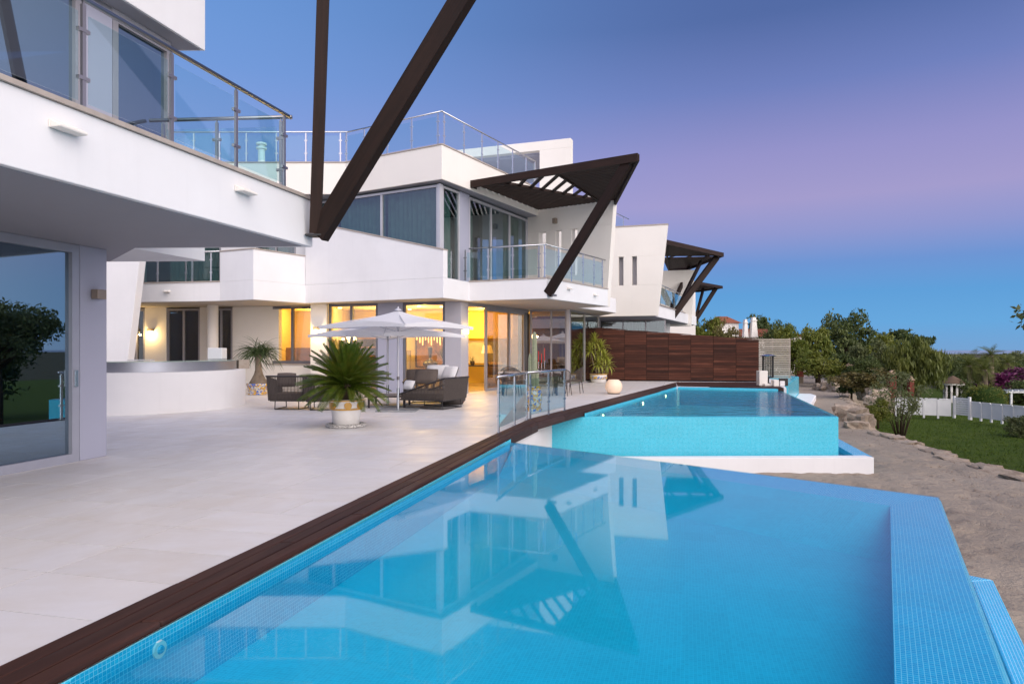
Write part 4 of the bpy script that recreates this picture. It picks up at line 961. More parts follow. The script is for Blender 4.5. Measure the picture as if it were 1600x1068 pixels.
for (p, sx_, sy_, rz, tl, mt, lab) in (((-2.2, 17.35, .80), .62, .42, R(-12), R(62), CUSHB, "brown cushion in the middle of the right lounge seat"),
        ((-1.62, 17.7, .87), .50, .40, R(-40), R(62), CUSHW, "white cushion at the right end of the corner lounge seat"),
        ((-2.0, 18.3, .88), .62, .40, R(-4), R(68), CUSHW, "white cushion at the back behind the brown one"),
        ((-2.62, 17.3, .58), .32, .26, R(-30), R(55), CUSHW, "small white cushion at the low front of the corner seat"),
        ((-2.6, 18.3, .76), .50, .42, R(10), R(66), CUSHB, "brown cushion at the back left of the corner lounge seat")):
    tag(cushion("cushion", p, sx_, sy_, .16, rz, tl, mt), lab, "cushion", "cushions on the corner seat")
woven_seat("dark lounge seat facing the terrace right behind the corner seat", (-2.35, 18.75), 1.1, .8, R(178), .72, .6)
pf = root("pouf", "round dark woven pouf by the grey column", "pouf", (-1.62, 18.4, 0))
MB().lathe((-1.62, 18.4, 0), [(0, .005), (.28, .01), (.36, .12), (.36, .24), (.28, .34), (0, .36)], 24).build("pouf_body", ROPE, pf, True)

# ---- plants in pots
def blade(L, w, droop, fold, n=6, lift=0):
    """a narrow leaf along +x, arching down"""
    vs, fs = [], []
    for i in range(n+1):
        f = i/n; ww = w*(math.sin(math.pi*min(1, .12+f*.88))**.7 if f < 1 else 0.02); z = lift*f-droop*L*f**2.2; x = L*f*(1-.25*droop*f)
        vs += [(x, -ww/2, z+fold*ww), (x, 0, z), (x, ww/2, z+fold*ww)]
    for i in range(n): fs += [(3*i, 3*i+3, 3*i+4, 3*i+1), (3*i+1, 3*i+4, 3*i+5, 3*i+2)]
    return vs, fs
def frond(L, droop, nl=30, ll=.17):
    m = MB(); P = lambda f: Vector((L*f*(1-.18*droop*f), 0, -droop*L*f**2))
    m.tube([P(i/7) for i in range(8)], [.011*(1-.75*i/7) for i in range(8)], 4, False)
    for i in range(nl):
        f = .10+.9*i/nl; p = P(f); t = (P(min(1, f+.02))-P(f-.02)).normalized(); l = ll*(.35+.75*math.sin(math.pi*min(1, .12+f*.80)))
        for s_ in (-1, 1):
            d = (t*.75+Vector((0, s_*.75, .34))).normalized(); w = t*.0085
            q = p+d*l; mid = p+d*l*.5+Vector((0, 0, .012))
            m.add([p-w, p+w, mid+w*1.2, q, mid-w*1.2], [(0, 1, 2, 4), (4, 2, 3)])
    return m
def place(mesh, name, par, loc, az, el, roll=0, s=1):
    o = bpy.data.objects.new(name, mesh); COL.objects.link(o); o.parent = par; o.location = Vector(loc)-offs(par)
    o.rotation_mode = 'ZYX'; o.rotation_mode = 'XYZ'; o.rotation_euler = (roll, -el, az); o.scale = (s, s, s); return o
def meshof(mb, name, mat, smooth=False):
    o = mb.build(name, mat, None, smooth); me = o.data; bpy.data.objects.remove(o); return me
cp_ = G(541, 666)
cy = root("potted_cycad", "big dark green cycad in a white pot with yellow medallions and bands", "potted plant", cp_)
MB().lathe(cp_, [(0, .05), (.24, .05), (.25, .06), (.285, .33), (.30, .34), (.305, .37), (.29, .38), (.30, .46), (.33, .50), (.335, .53), (.30, .535), (.29, .47), (0, .46)], 32).build("pot", CERW, cy, 2)
MB().lathe(cp_, [(.288, .332), (.310, .338), (.314, .362), (.29, .37)], 32).build("yellow_band", CERY, cy, 2).scale = (1.004, 1.004, 1)
MB().lathe(cp_, [(.328, .500), (.343, .506), (.345, .522), (.33, .528)], 32).build("yellow_band", CERY, cy, 2)
for az in (-70, -20, 30, -130, 80, 160, 210):
    d = Vector((math.cos(R(az)), math.sin(R(az)), 0)); c = cp_+d*.297+Vector((0, 0, .425)); MB().tube([c-d*.02, c+d*.022], [.075, .07], 18).build("medallion", CERY, cy, 2)
MB().lathe(cp_, [(0, .002), (.37, .002), (.39, .02), (.38, .06), (.33, .07), (.30, .045), (0, .045)], 32).build("saucer", GRANITE, cy, 2)
MB().lathe(cp_, [(.15, .46), (.15, .66), (.12, .82), (0, .88)], 14).build("stem", BARK, cy, True)
frm = [meshof(frond(1.0, dr, 38, .155), "frond", LF_CYCAD) for dr in (.12, .24, .34, .42)]
rg = random.Random(5)
for i in range(122):
    f = i/122; el = R(86-f*92+rg.uniform(-6, 6)); az = i*2.39996+rg.uniform(-.15, .15)
    k = 0 if f < .25 else 1 if f < .5 else 2 if f < .8 else 3
    place(frm[k], "frond", cy, cp_+Vector((.05*math.cos(az), .05*math.sin(az), .84-.10*f)), az, el, rg.uniform(-.3, .3), rg.uniform(.76, .92))

pp_ = G(404, 616)
pn = root("ponytail_palm", "ponytail palm with swollen grey trunk in a painted yellow bowl", "potted plant", pp_)
MB().lathe(pp_, [(0, .01), (.34, .01), (.345, .05), (.31, .06), (.37, .30), (.39, .32), (.385, .37), (.34, .37), (.33, .33), (0, .33)], 28).build("pot", PAINTED, pn, 2)
MB().lathe(pp_, [(.30, .33), (.29, .40), (.22, .52), (.14, .68), (.10, .85), (.085, 1.1), (.09, 1.3), (0, 1.36)], 18).build("trunk", BARKP, pn, True)
lm_ = [meshof(MB().add(*blade(L, .03, dr, .3, 8, .15)), "leaf", LF_PONY) for L, dr in ((.8, .55), (.85, .8), (.75, 1.1))]
for i in range(230):
    az = rg.uniform(0, 6.283); el = math.asin(rg.uniform(-.15, .98)); hd = Vector((rg.uniform(-.2, .2), rg.uniform(-.2, .2), rg.uniform(1.25, 1.45)))
    place(lm_[i % 3], "leaf", pn, pp_+hd, az, el, rg.uniform(-.6, .6), rg.uniform(.75, 1.1))

yp_ = G(935, 597.3)
yu = root("potted_dracaena", "yellow green spiky plant in a white bowl with yellow rim by the timber fence", "potted plant", yp_)
MB().lathe(yp_, [(0, .005), (.30, .005), (.33, .03), (.37, .22), (.385, .26), (.375, .33), (.40, .36), (.40, .39), (.35, .39), (0, .34)], 28).build("pot", CERW, yu, 2)
MB().lathe(yp_, [(.374, .16), (.388, .18), (.392, .26), (.385, .28)], 28).build("painted_band", PAINTED, yu, 2); MB().lathe(yp_, [(.402, .355), (.406, .37), (.402, .392)], 28).build("yellow_band", CERY, yu, 2)
ym = [meshof(MB().add(*blade(L, .055, dr, .35, 6, .05)), "leaf", LF_YUCCA) for L, dr in ((.46, .30), (.50, .5), (.46, .8))]
for (hx, hy, hz, n) in ((-.18, 0, 1.85, 44), (.12, .05, 1.6, 40), (-.38, -.1, 1.45, 36), (.28, 0, 1.15, 44), (.45, .05, .80, 34), (-.02, -.12, .85, 40), (.05, .1, 1.25, 34)):
    MB().tube([yp_+Vector((hx*.15, hy*.15, .34)), yp_+Vector((hx*.6, hy*.6, hz*.55)), yp_+Vector((hx, hy, hz))], [.035, .03, .025], 7).build("stem", BARKP, yu, True)
    for i in range(n):
        az = i*2.39996; el = R(88-110*i/n+rg.uniform(-8, 8)); place(ym[min(2, i*3//n)], "leaf", yu, yp_+Vector((hx, hy, hz-.12*i/n)), az, el, 0, rg.uniform(.8, 1.1))

vp_ = G(834, 641.5)
vc_ = root("potted_cactus", "tall column cactus in a yellow and blue painted tall vase behind the glass railing", "potted plant", vp_)
MB().lathe(vp_, [(0, .002), (.20, .002), (.21, .05), (.16, .08), (.17, .12), (.205, .28), (.21, .40), (.175, .54), (.17, .56), (.195, .575), (.195, .60), (.15, .60), (0, .55)], 28).build("vase", PAINTED, vc_, 2)
for hh, z0_, zz in ((.013, .06, .09), (.012, .50, .53)): MB().lathe(vp_, [(.175, z0_), (.19, (z0_+zz)/2), (.178, zz)], 28).build("yellow_band", CERY, vc_, 2)
def cactus(x, y, z0_, z1, r):
    vs, fs, n = [], [], 28; pr_ = [(1, z0_), (1.08, z0_+.3*(z1-z0_)), (1, z0_+.7*(z1-z0_)), (.9, z1-.12), (.6, z1-.03), (.05, z1)]
    for f, z in pr_:
        for k in range(n):
            q = 6.2832*k/n; rr_ = r*f*(1 if k % 4 < 2 else .78); vs.append((x+rr_*math.cos(q), y+rr_*math.sin(q), z))
    for i in range(5):
        for k in range(n): fs.append((i*n+k, i*n+(k+1) % n, (i+1)*n+(k+1) % n, (i+1)*n+k))
    MB().add(vs, fs).build("cactus_column", CACT, vc_)
cactus(vp_.x+.02, vp_.y, .53, 1.92, .062); cactus(vp_.x-.085, vp_.y+.03, .53, 1.40, .05); cactus(vp_.x+.08, vp_.y-.04, .53, 1.02, .045)

sp = G(959, 615); gl0 = root("globe_lamp", "round glowing white globe lamp on the terrace beside the pool", "lamp", sp)
MB().lathe(sp, [(0, .02)]+[(.285*math.cos(R(a)), .245+.285*math.sin(R(a))) for a in range(-52, 53, 8)]+[(.16, .475), (0, .477)], 32).build("globe", E_SPHERE, gl0, True)
MB().lathe(sp, [(0, .002), (.21, .002), (.21, .02), (0, .021)], 24).build("foot", DARKT, gl0, 2)

# ---- glass railing at the edge between the pools
r1 = root("glass_railing", "short bent glass railing with steel posts on the deck edge between the pools", "railing", (.5, 14, 0))
s1a, s1b = (-.25, 12.02), (.29, 14.18); s2a, s2b = (.34, 14.32), (1.27, 16.35)
Fx, Fy = Fr(s1a, s1b), Fr(s2a, s2b)
balustrade(r1, [(s1a, s1b, [Fx.at(779), Fx.at(804), Fx.at(823)]), (s2a, s2b, [Fy.at(828.5), Fy.at(857), Fy.at(882)])], .012, .99, STEEL, .05, name="handrail")

# ---- dining set
dt_ = root("dining_table", "dark dining table with pale top outside the glass doors", "table", (.55, 22.4, 0))
MB().prism([(-.45, 21.9), (1.6, 21.9), (1.6, 22.9), (-.45, 22.9)], .72, .75).build("table_top", basic("pale_table_top", (.45, .43, .43), None, rough=.3), dt_, bevel=.006)
for x in (-.3, 1.45):
    for y in (22.0, 22.8): MB().box(x-.03, x+.03, y-.03, y+.03, 0, .719).build("leg", DARKT, dt_)
def chair(x, y, rz, label):
    t = root("dining_chair", label, "chair", (0, 0, 0), "woven dining chairs")
    MB().box(-.24, .24, -.23, .23, .41, .45).build("seat", CUSHB, t, bevel=.02)
    for sx_ in (-1, 1):
        for sy_ in (-1, 1): MB().tube([(sx_*.21, sy_*.20, .42), (sx_*.25, sy_*.25, .0)], [.016, .010], 6).build("leg", ROPED, t)
    m = MB(); pts = []
    for i in range(25):
        q = R(180+180*i/24); x_, y_ = .27*math.cos(q), .25*math.sin(q); z = .66+.22*max(0, -math.sin(q))**.8; pts.append((x_*1.12, y_*1.12, z))
        m.tube([(x_*.98, y_*.98, .42), (x_*1.12, y_*1.12, z)], .008, 4, False)
    m.build("rope_back", ROPE, t); MB().tube(pts, .012, 6).build("back_rail", ROPED, t)
    t.location = (x, y, 0); t.rotation_euler.z = rz; return t
chair(2.12, 23.0, R(72), "woven dining chair at the right end of the table")
chair(1.62, 21.9, R(160-180), "woven dining chair at the near right of the dining table")
chair(.95, 21.75, R(0), "woven dining chair behind the right part of the glass railing")
chair(.02, 21.7, R(-10), "woven dining chair behind the left part of the glass railing")
chair(-.1, 23.2, R(180), "woven dining chair on the house side of the table")
rcn = root("candle_bowl", "round red glass candle bowl on the dining table", "candle", (.62, 22.4, .75))
MB().lathe((.62, 22.4, .751), [(0, .0), (.05, .0), (.085, .06), (.08, .13), (.065, .13), (0, .05)], 18).build("bowl", emit("red_glow", (1, .10, .03), 1.0), rcn, True)
for i, (x, hh) in enumerate(((.88, .55), (.98, .48), (1.08, .62))):
    t = root("candlestick", ("left", "short middle", "tall right")[i]+" red candle in a pale holder on the dining table", "candle", (x, 22.5, .75), "red candles on the dining table")
    MB().lathe((x, 22.5, .751), [(0, 0), (.05, 0), (.05, .015), (.018, .03), (.018, hh*.55), (.03, hh*.6), (0, hh*.6)], 12).build("holder", STEEL, t, 2)
    MB().tube([(x, 22.5, .75+hh*.6), (x, 22.5, .75+hh*1.25)], .013, 8).build("candle", REDC, t)

# ---- lamps on the walls and things in the rooms
def sconce(F, u, v, z, label):
    t = root("wall_lamp", label, "wall lamp", F.p(u, v, z), "lit wall lamps")
    MB().fbox(F, u-.09, u+.09, v+.002, v+.16, z, z+.10).build("lamp_body", TANM, t, bevel=.006)
    MB().fbox(F, u-.06, u+.06, v+.03, v+.12, z-.03, z-.002).build("lamp_glass", E_BULB, t)
    q = F.p(u, v+.22, z-.12); lamp(q, 26, (1, .66, .25), .04)
FWL2 = Fr((-7.15, 24.05), (-6.52, 23.85)); sconce(FWL2, FWL2.L*.45, .0, 2.18, "lit wall lamp on the white pier left of the parasol")
sconce(FL_, FL_.at(237), .0, 2.18, "lit wall lamp on the yellow lit wall behind the bar counter")
sconce(FL_, FL_.at(208), .0, 2.18, "lit wall lamp at the edge of the leaning white wall")
sg = root("wall_lamp", "lit strip wall lamp on the grey column beside the open door", "wall lamp", FGR.p(.25, .0, 2.15), "lit wall lamps")
MB().fbox(FGR, .1, g[1]-.03, .002, .12, 2.17, 2.20).build("lamp_body", E_LIN, sg); MB().fbox(FGR, .2, .36, .002, .10, 2.02, 2.165).build("lamp_glass", E_BULB, sg); lamp(FGR.p(.28, .25, 2.1), 9, (1, .66, .25), .04)
# pendant cluster
for i, (px, z, r_) in enumerate(((536, 1.88, .05), (545, 1.93, .085), (546, 1.80, .07), (554, 1.90, .08))):
    Y = 26.2; x = (px-800)/1060*Y
    t = root("pendant_lamp", ("small left", "upper middle", "lower middle", "right")[i]+" glowing glass ball pendant in the left room", "pendant lamp", (x, Y, z), "glowing pendant lamps")
    MB().lathe((x, Y, z), [(0, -r_)]+[(r_*math.cos(R(a)), r_*math.sin(R(a))) for a in range(-75, 76, 15)]+[(0, r_)], 14).build("glass_ball", E_BULB, t, True); MB().tube([(x, Y, z+r_), (x, Y, 3.05)], .006, 5).build("cord", BLACKM, t)
def room_xy(px, Y): return (px-800)/1060*Y
x = room_xy(586, 26.6); st_ = root("display_shelf", "dark wooden display cabinet in the left lit room", "cabinet", (x, 26.8, 0))
MB().box(x-.75, x+.55, 26.7, 27.1, 0, 2.35).build("cabinet_body", DARKT, st_)
for z in (1.2, 1.55, 1.9): MB().box(x-.7, x+.1, 26.66, 26.698, z, z+.03).build("shelf", wood("shelf_wood", (.2, .1, .04), (.3, .16, .07), (.3, .2, .1)), st_)
x = room_xy(668, 27.2); fp = root("fireplace", "grey fireplace surround in the middle lit room", "fireplace", (x-1.0, 27.35, 0))
MB().box(x-1.75, x-.72, 27.2, 27.5, 0, 1.45).build("surround", basic("taupe_panel", (.30, .24, .17), None, rough=.7), fp); MB().box(x-1.55, x-.95, 27.15, 27.198, .45, 1.1).build("firebox", BLACKM, fp)
x = room_xy(672, 26.2); cs = root("console_table", "console table with flowers in the middle lit room", "table", (x, 26.2, 0))
MB().box(x-.55, x+.75, 26.0, 26.45, .72, .77).build("table_top", wood("honey_wood", (.30, .15, .05), (.42, .22, .08), (.4, .22, .1)), cs)
for a in (-.5, .7): MB().box(x+a-.03, x+a+.03, 26.05, 26.4, 0, .719).build("leg", DARKT, cs)
vz = root("black_vase", "tall dark flared vase on the console table in the lit room", "vase", (x, 26.2, .77))
MB().lathe((x, 26.2, .771), [(0, 0), (.10, 0), (.28, .10), (.30, .18), (.22, .27), (.06, .33), (.05, .40), (.09, .75), (.11, .82), (0, .80)], 20).build("vase_body", basic("dark_glass_vase", (.05, .05, .075), (.09, .08, .10), 9, .2), vz, True)
pl = root("potted_grass", "dark spiky plant on the console table in the lit room", "potted plant", (x+.55, 26.25, .77)); gm = meshof(MB().add(*blade(.75, .04, .12, .3)), "leaf", LF_DARK)
MB().lathe((x+.55, 26.25, .771), [(0, 0), (.09, 0), (.11, .16), (0, .15)], 14).build("pot", DARKT, pl, 2)
for i in range(22): place(gm, "leaf", pl, (x+.55, 26.25, .92), i*2.4, R(rg.uniform(55, 88)), 0, rg.uniform(.7, 1.15))
x = room_xy(672, 27.5); ptg = root("wall_picture", "dark framed picture on the ochre wall of the middle lit room", "picture", (x, 27.6, 1.3))
MB().box(x-.6, x+.95, 27.54, 27.6, .75, 2.1).build("frame", DARKT, ptg); MB().box(x-.54, x+.88, 27.52, 27.538, .80, 2.04).build("canvas", basic("mottled_canvas", (.35, .17, .04), (.10, .045, .03), 3.5, .7), ptg)
ch = root("crystal_chandelier", "row of golden hanging crystals of a chandelier in the middle room", "chandelier", (x, 26.9, 2.1))
MB().box(x-.5, x+.75, 26.7, 27.1, 2.12, 2.16).build("canopy", BLACKM, ch)
for i in range(11):
    xx = x-.45+i*.115; MB().tube([(xx, 26.9, 2.12), (xx, 26.9, 1.85-.1*(i % 3))], [.03, .018], 6).build("crystal", E_SHADE, ch)
# room with table lamp behind the open door
x = room_xy(748, 27.6); dk = root("side_table", "dark long side table behind the open glass door", "table", (x, 27.6, 0))
MB().box(x-.55, x+1.6, 27.35, 27.85, .80, .85).build("table_top", DARKT, dk)
for a in (-.45, .3, 1.0, 1.5): MB().box(x+a-.02, x+a+.02, 27.4, 27.44, 0, .799).build("leg", DARKT, dk)
tl_ = root("table_lamp", "table lamp with glowing ochre shade behind the open door", "table lamp", (x+.35, 27.6, .85))
MB().lathe((x+.35, 27.6, .851), [(0, 0), (.07, 0), (.06, .03), (.025, .06), (.02, .5), (0, .5)], 14).build("base", DARKT, tl_, 2); MB().lathe((x+.35, 27.6, .851), [(.24, .48), (.16, .80)], 24).build("lamp_shade", E_SHADE, tl_, True)
lamp((x+.35, 27.55, 1.5), 18, (1, .62, .22), .1)
pnl = root("wall_picture", "pale abstract picture behind the open glass door", "picture", (x-.15, 28.7, 1.2)); MB().box(x-.85, x+.85, 28.9, 28.95, .9, 1.85).build("canvas", basic("pale_canvas", (.80, .78, .76), (.62, .60, .58), 2.5, .7), pnl)
bwl = root("flower_pot", "small dark pot with twigs on the side table behind the open door", "potted plant", (x-.25, 27.55, .85)); MB().lathe((x-.25, 27.55, .851), [(0, 0), (.07, 0), (.10, .10), (.08, .17), (0, .16)], 14).build("pot", DARKT, bwl, 2)
for i in range(14): place(gm, "twig", bwl, (x-.25, 27.55, 1.0), i*2.4, R(rg.uniform(10, 70)), 0, .35)
bl_ = MB().fbox(Fr((x-1.2, 28.4), (x+1.6, 28.4)), .1, 2.6, -.02, 0, 1.95, 3.05).build("roller_blind", emit("self_glowing_blind", (1, .58, .06), .75), None); tag(bl_, "ochre roller blind behind the open door, lamp light put in as its own glow", "blind")  # blind emits a glow of its own in place of lamp light on it
# stools of the second room
for i, px in enumerate((776, 806)):
    x = room_xy(px, 27.0); t = root("armchair", ("left", "right")[i]+" ochre armchair seen dimly behind the closed glass doors", "armchair", (x, 27.6, 0), "armchairs in the dark room")
    MB().box(x-.35, x+.35, 27.4, 28.1, .1, .45).build("seat", CURTW, t, bevel=.05); MB().box(x-.35, x+.35, 27.95, 28.15, .452, .95).build("backrest", CURTW, t, bevel=.05)
    for sx_ in (-.3, .3): MB().box(x+sx_-.03, x+sx_+.03, 27.45, 28.0, 0, .099).build("leg", DARKT, t)

# ---- end of the back deck: white blocks and a dark stand
for i, (px, Y, w, h_) in enumerate(((1191, 27.6, .34, .60), (1211, 27.2, .20, .25), (1201, 27.4, .42, .09))):
    x = room_xy(px, Y); b = MB().box(x-w/2, x+w/2, Y-.15, Y+.2, .014, .014+h_).build("stone_block", CREAMW, None, bevel=.012); tag(b, ("tall cream stone block at the end of the back deck", "small cream stone block right of the tall one", "flat cream stone slab between the two blocks")[i], "stone block")
x = room_xy(1200, 27.9); ls = root("iron_lantern", "tall dark iron lantern stand with flat metal cap at the deck end", "lantern", (x, 27.9, 0))
MB().lathe((x, 27.9, 0), [(.05, .02), (.05, .30), (.22, .32), (.22, .36), (0, .36)], 16).build("base", BLACKM, ls, 2)
m = MB()
for k in range(18):
    q = 6.2832*k/18; m.tube([(x+.21*math.cos(q), 27.9+.21*math.sin(q), .36), (x+.21*math.cos(q), 27.9+.21*math.sin(q), 1.20)], .018, 5, False)
m.build("bars", BLACKM, ls); MB().lathe((x, 27.9, 1.2), [(0, 0), (.30, 0), (.31, .03), (.12, .07), (0, .08)], 18).build("cap", STEEL, ls, 2)
tw = root("towel_rail", "little dark stand with white towel next to the lantern", "stand", (x+.42, 27.3, 0)); MB().box(x+.22, x+.56, 27.25, 27.35, .014, .32).build("frame", DARKT, tw); MB().box(x+.20, x+.4, 27.15, 27.24, .014, .22).build("towel", CUSHW, tw, bevel=.02)

# ------------------------------------------------------------------ planting and the garden beyond
def leaves(blobs, n, size, seed, hang=0, aspect=1.0):
    """leaf-sized quads spread in the outer part of a group of ellipsoids (x, y, z, rx, ry, rz)"""
    g = np.random.default_rng(seed); B = np.array(blobs); wgt = B[:, 3]*B[:, 4]*B[:, 5]; k = g.choice(len(B), n, p=wgt**.67/np.sum(wgt**.67))
    d = g.normal(size=(n, 3)); d /= np.linalg.norm(d, axis=1)[:, None]; d[:, 2] = np.where(g.random(n) < .3, d[:, 2], np.abs(d[:, 2])*np.where(g.random(n) < .8, 1, -1))
    rad = g.random(n)**.35*(1+.10*g.normal(size=n)); c = B[k, :3]+d*rad[:, None]*B[k, 3:6]
    # twigs: shift whole clumps together so that gaps open between them
    cell = np.floor(c/(size*5)).astype(int); h = np.abs(np.sin(cell @ np.array([12.99, 78.23, 37.7]))*43758.5) % 1
    keep = h > .22; c = c[keep]; n = len(c); cell = cell[keep]
    jit = np.stack([np.abs(np.sin(cell @ np.array(v))*9973.1) % 1-.5 for v in ([3.1, 7.7, 1.3], [9.2, 2.4, 5.5], [4.4, 6.1, 8.8])], -1); c = c+jit*size*2.2
    a = g.normal(size=(n, 3)); 
    if hang: a = a*.25+np.array([0, 0, -1.0])
    a /= np.linalg.norm(a, axis=1)[:, None]; b = np.cross(a, g.normal(size=(n, 3))); b /= np.linalg.norm(b, axis=1)[:, None]
    s = size*(.6+.8*g.random(n))[:, None]; a = a*s*(1+hang); b = b*s*.42*aspect
    V = np.stack([c-a, c+b, c+a, c-b], 1).reshape(-1, 3); F = np.arange(4*n).reshape(-1, 4); return V, F
def crown_blobs(rs, rx, rz, z0, n, flat=1.0):
    out = [(0, 0, z0, rx*.62, rx*.62, rz*.62)]
    for i in range(n):
        a = i*2.4+rs.uniform(-.4, .4); q = rs.uniform(.45, .8); zz = rs.uniform(-.65, .75); k = math.sqrt(max(.1, 1-zz*zz)); r = rs.uniform(.28, .46)
        out.append((rx*q*k*math.cos(a), rx*q*k*math.sin(a), z0+rz*zz*.8, rx*r, rx*r, rz*r*flat))
    return out
def limbs(m, rs, base, top, r, blobs):
    p0, p1 = Vector(base), Vector(top); mid = p0.lerp(p1, .5)+Vector((rs.uniform(-.1, .1), rs.uniform(-.1, .1), 0))*p1.z*.3
    m.tube([p0, mid, p1], [r*1.25, r*.85, r*.6], 9)
    for b in blobs[1:]:
        e = Vector(b[:3]); s_ = p0.lerp(p1, rs.uniform(.55, 1)); m.tube([s_, s_.lerp(e, .5)+Vector((0, 0, -.05*p1.z)), e], [r*.45, r*.28, r*.08], 6)
PROTO = {}
def tree(kind, label, px, ytop, ybase, Y, wpx, group="trees beyond the fence", cat="tree", name="garden_tree", X=None):
    """kind: crown mesh shared between trees; size and place from where it stands"""
    mat, seed, nb, nl, size, hang, trunk_f, flat = KINDS_[kind]
    H = (ybase-ytop)/1060*Y; W_ = wpx/1060*Y; z0 = 1.5-(ybase-545)/1060*Y; x = (px-800)/1060*Y if X is None else X
    t = root(name, label, cat, (x, Y, z0), group)
    if kind not in PROTO:
        rs = random.Random(seed); cz = trunk_f+(1-trunk_f)*.5; bl0 = crown_blobs(rs, .5, (1-trunk_f)*.5, cz, nb, flat)
        V, F = leaves(bl0, nl, size, seed, hang); co = npmesh("crown", V, F, mat); m = MB(); limbs(m, rs, (0, 0, -.03), (0, 0, cz), .035, bl0); to = m.build("trunk", BARK, None, True)
        PROTO[kind] = (co.data, to.data); bpy.data.objects.remove(co); bpy.data.objects.remove(to)
    rz = random.uniform(0, 6.28)
    for nm, me in zip(("crown", "trunk"), PROTO[kind]):
        o = bpy.data.objects.new(nm, me); COL.objects.link(o); o.parent = t; o.scale = (W_*1.0, W_*1.0, H); o.rotation_euler.z = rz
    return t
KINDS_ = {"bright": (LF_BRIGHT, 11, 13, 7000, .034, 0, .12, 1), "dark": (LF_DARK, 12, 12, 7000, .032, 0, .2, .8), "dark2": (LF_DARK, 22, 15, 8000, .028, 0, .1, 1), "olive": (LF_OLIVE, 13, 12, 6500, .033, 0, .1, 1),
          "willow": (LF_WILLOW, 14, 16, 13000, .022, 1.3, .05, 1.1), "rust": (LF_RUST, 15, 12, 5200, .035, 0, .05, 1), "pine": (LF_DARK, 16, 9, 4500, .036, 0, .4, .55), "purple": (LF_PURPLE, 17, 10, 3500, .04, 0, .05, 1),
          "bright2": (LF_BRIGHT, 31, 14, 7000, .03, 0, .05, 1)}
T = tree
T("bright", "leafy yellow green tree just behind the far sunshade, left end of the tree row", 1103, 486, 600, 62, 62); T("rust", "olive brown tree in front of the pink roofed house", 1137, 492, 600, 58, 44)
T("dark", "dark umbrella shaped tree rising behind the house with white chimneys", 1180, 477, 590, 88, 56); T("dark2", "dark bushy tree right of the house with white chimneys", 1222, 500, 598, 78, 60)
T("bright2", "bright yellow green tree above the pale fence panel", 1232, 506, 606, 56, 74); T("bright", "second yellow green tree right of the pale fence panel", 1276, 503, 604, 58, 62)
T("dark2", "tallest broad dark tree in the middle of the tree row", 1320, 483, 604, 66, 84); T("dark", "dark tree filling the gap right of the tallest tree", 1362, 514, 606, 72, 70)
T("olive", "grey green olive tree before the middle of the tree row", 1357, 530, 612, 54, 56); T("pine", "flat topped dark tree at the right end of the tree row", 1416, 509, 610, 74, 78)
T("willow", "hanging yellow green pepper tree at the right end of the row", 1432, 528, 628, 52, 92); T("dark2", "dark tree at the foot of the hanging pepper tree", 1395, 536, 612, 60, 60)
T("bright2", "middle green tree left of the hanging pepper tree", 1384, 517, 608, 64, 80); T("bright2", "low leafy tree by the first brick pillar", 1280, 545, 604, 52, 70); T("dark", "dark low tree behind the lamp post", 1310, 545, 602, 55, 60); T("dark2", "dark low tree left of the second brick pillar", 1345, 555, 610, 50, 60)
T("dark2", "dark tree mass left of the palms", 1488, 552, 640, 75, 50); T("dark", "dark bush behind the white gazebo", 1505, 562, 640, 70, 60); T("dark2", "dark bush behind the purple hedge", 1585, 562, 640, 72, 70)
T("olive", "brownish tree right of the tall palm", 1570, 556, 640, 68, 46); T("dark", "dark tree at the right picture edge beyond the purple hedge", 1600, 554, 640, 66, 40)
for px, yt_, lab in ((1472, 549, "left of the palms"), (1508, 552, "behind the thick palm"), (1530, 556, "behind the tall palm"), (1562, 552, "right of the tall palm"), (1592 , 548, "at the right picture edge")): T(("dark", "dark2", "olive")[px % 3], "far dark garden tree on the skyline "+lab, px, yt_, 606, 88, 58)
T("purple", "purple flowering hedge behind the clipped round bush", 1566, 572, 632, 58, 86, "garden hedges", "hedge", "flowering_hedge"); T("dark2", "dark green hedge beside the clipped round bush", 1600, 590, 650, 54, 64, "garden hedges", "hedge", "hedge")
T("dark2", "dark hedge behind the white fence below the gazebo", 1500, 590, 640, 56, 50, "garden hedges", "hedge", "hedge"); T("rust", "big reddish olive bush between two brick pillars", 1352, 572, 622, 40, 92, None, "bush", "bush"); T("dark", "dark bush under the reddish olive bush", 1330, 590, 626, 41, 46, None, "bush", "bush")
T("bright2", "green bush at the foot of the boulder wall", 1372, 622, 668, 30, 44, None, "bush", "bush"); T("olive", "small bush on the lawn edge at the right picture edge", 1594, 648, 690, 34, 50, None, "bush", "bush")
# far wood on the horizon
V, F = leaves([(x, 150+random.uniform(-20, 30), random.uniform(-6.5, -5), random.uniform(8, 14), 7, random.uniform(3.2, 5.2)) for x in range(-60, 190, 11)], 26000, .9, 77); stuff(npmesh("far_wood", V, F, LF_DARK))
# out to the right of the picture: pines whose branch ends reach into it, seen again in the mirrored door
for (x, Y, h_, w_, lab) in ((17.8, 19.5, 7.2, 5.0, "pine tree at the right edge, only branch ends in the picture"), (15.5, 7.5, 8.0, 6.5, "pine tree right of the picture mirrored in the sliding door")):
    z0 = LAWN_Z; t = root("pine_tree", lab, "tree", (x, Y, z0), None); rs = random.Random(int(x*10)); b_ = crown_blobs(rs, w_/2, h_*.3, h_*.66, 14, .7)
    V, F = leaves(b_, 7500, .11, int(Y*10)); o = npmesh("crown", V, F, LF_OLIVE, t); m = MB(); limbs(m, rs, (x, Y, z0-.1), (x, Y, z0+h_*.66), .17, [tuple(Vector(q[:3])+Vector((x, Y, z0)))+tuple(q[3:]) for q in b_]); m.build("trunk", BARK, t, True)
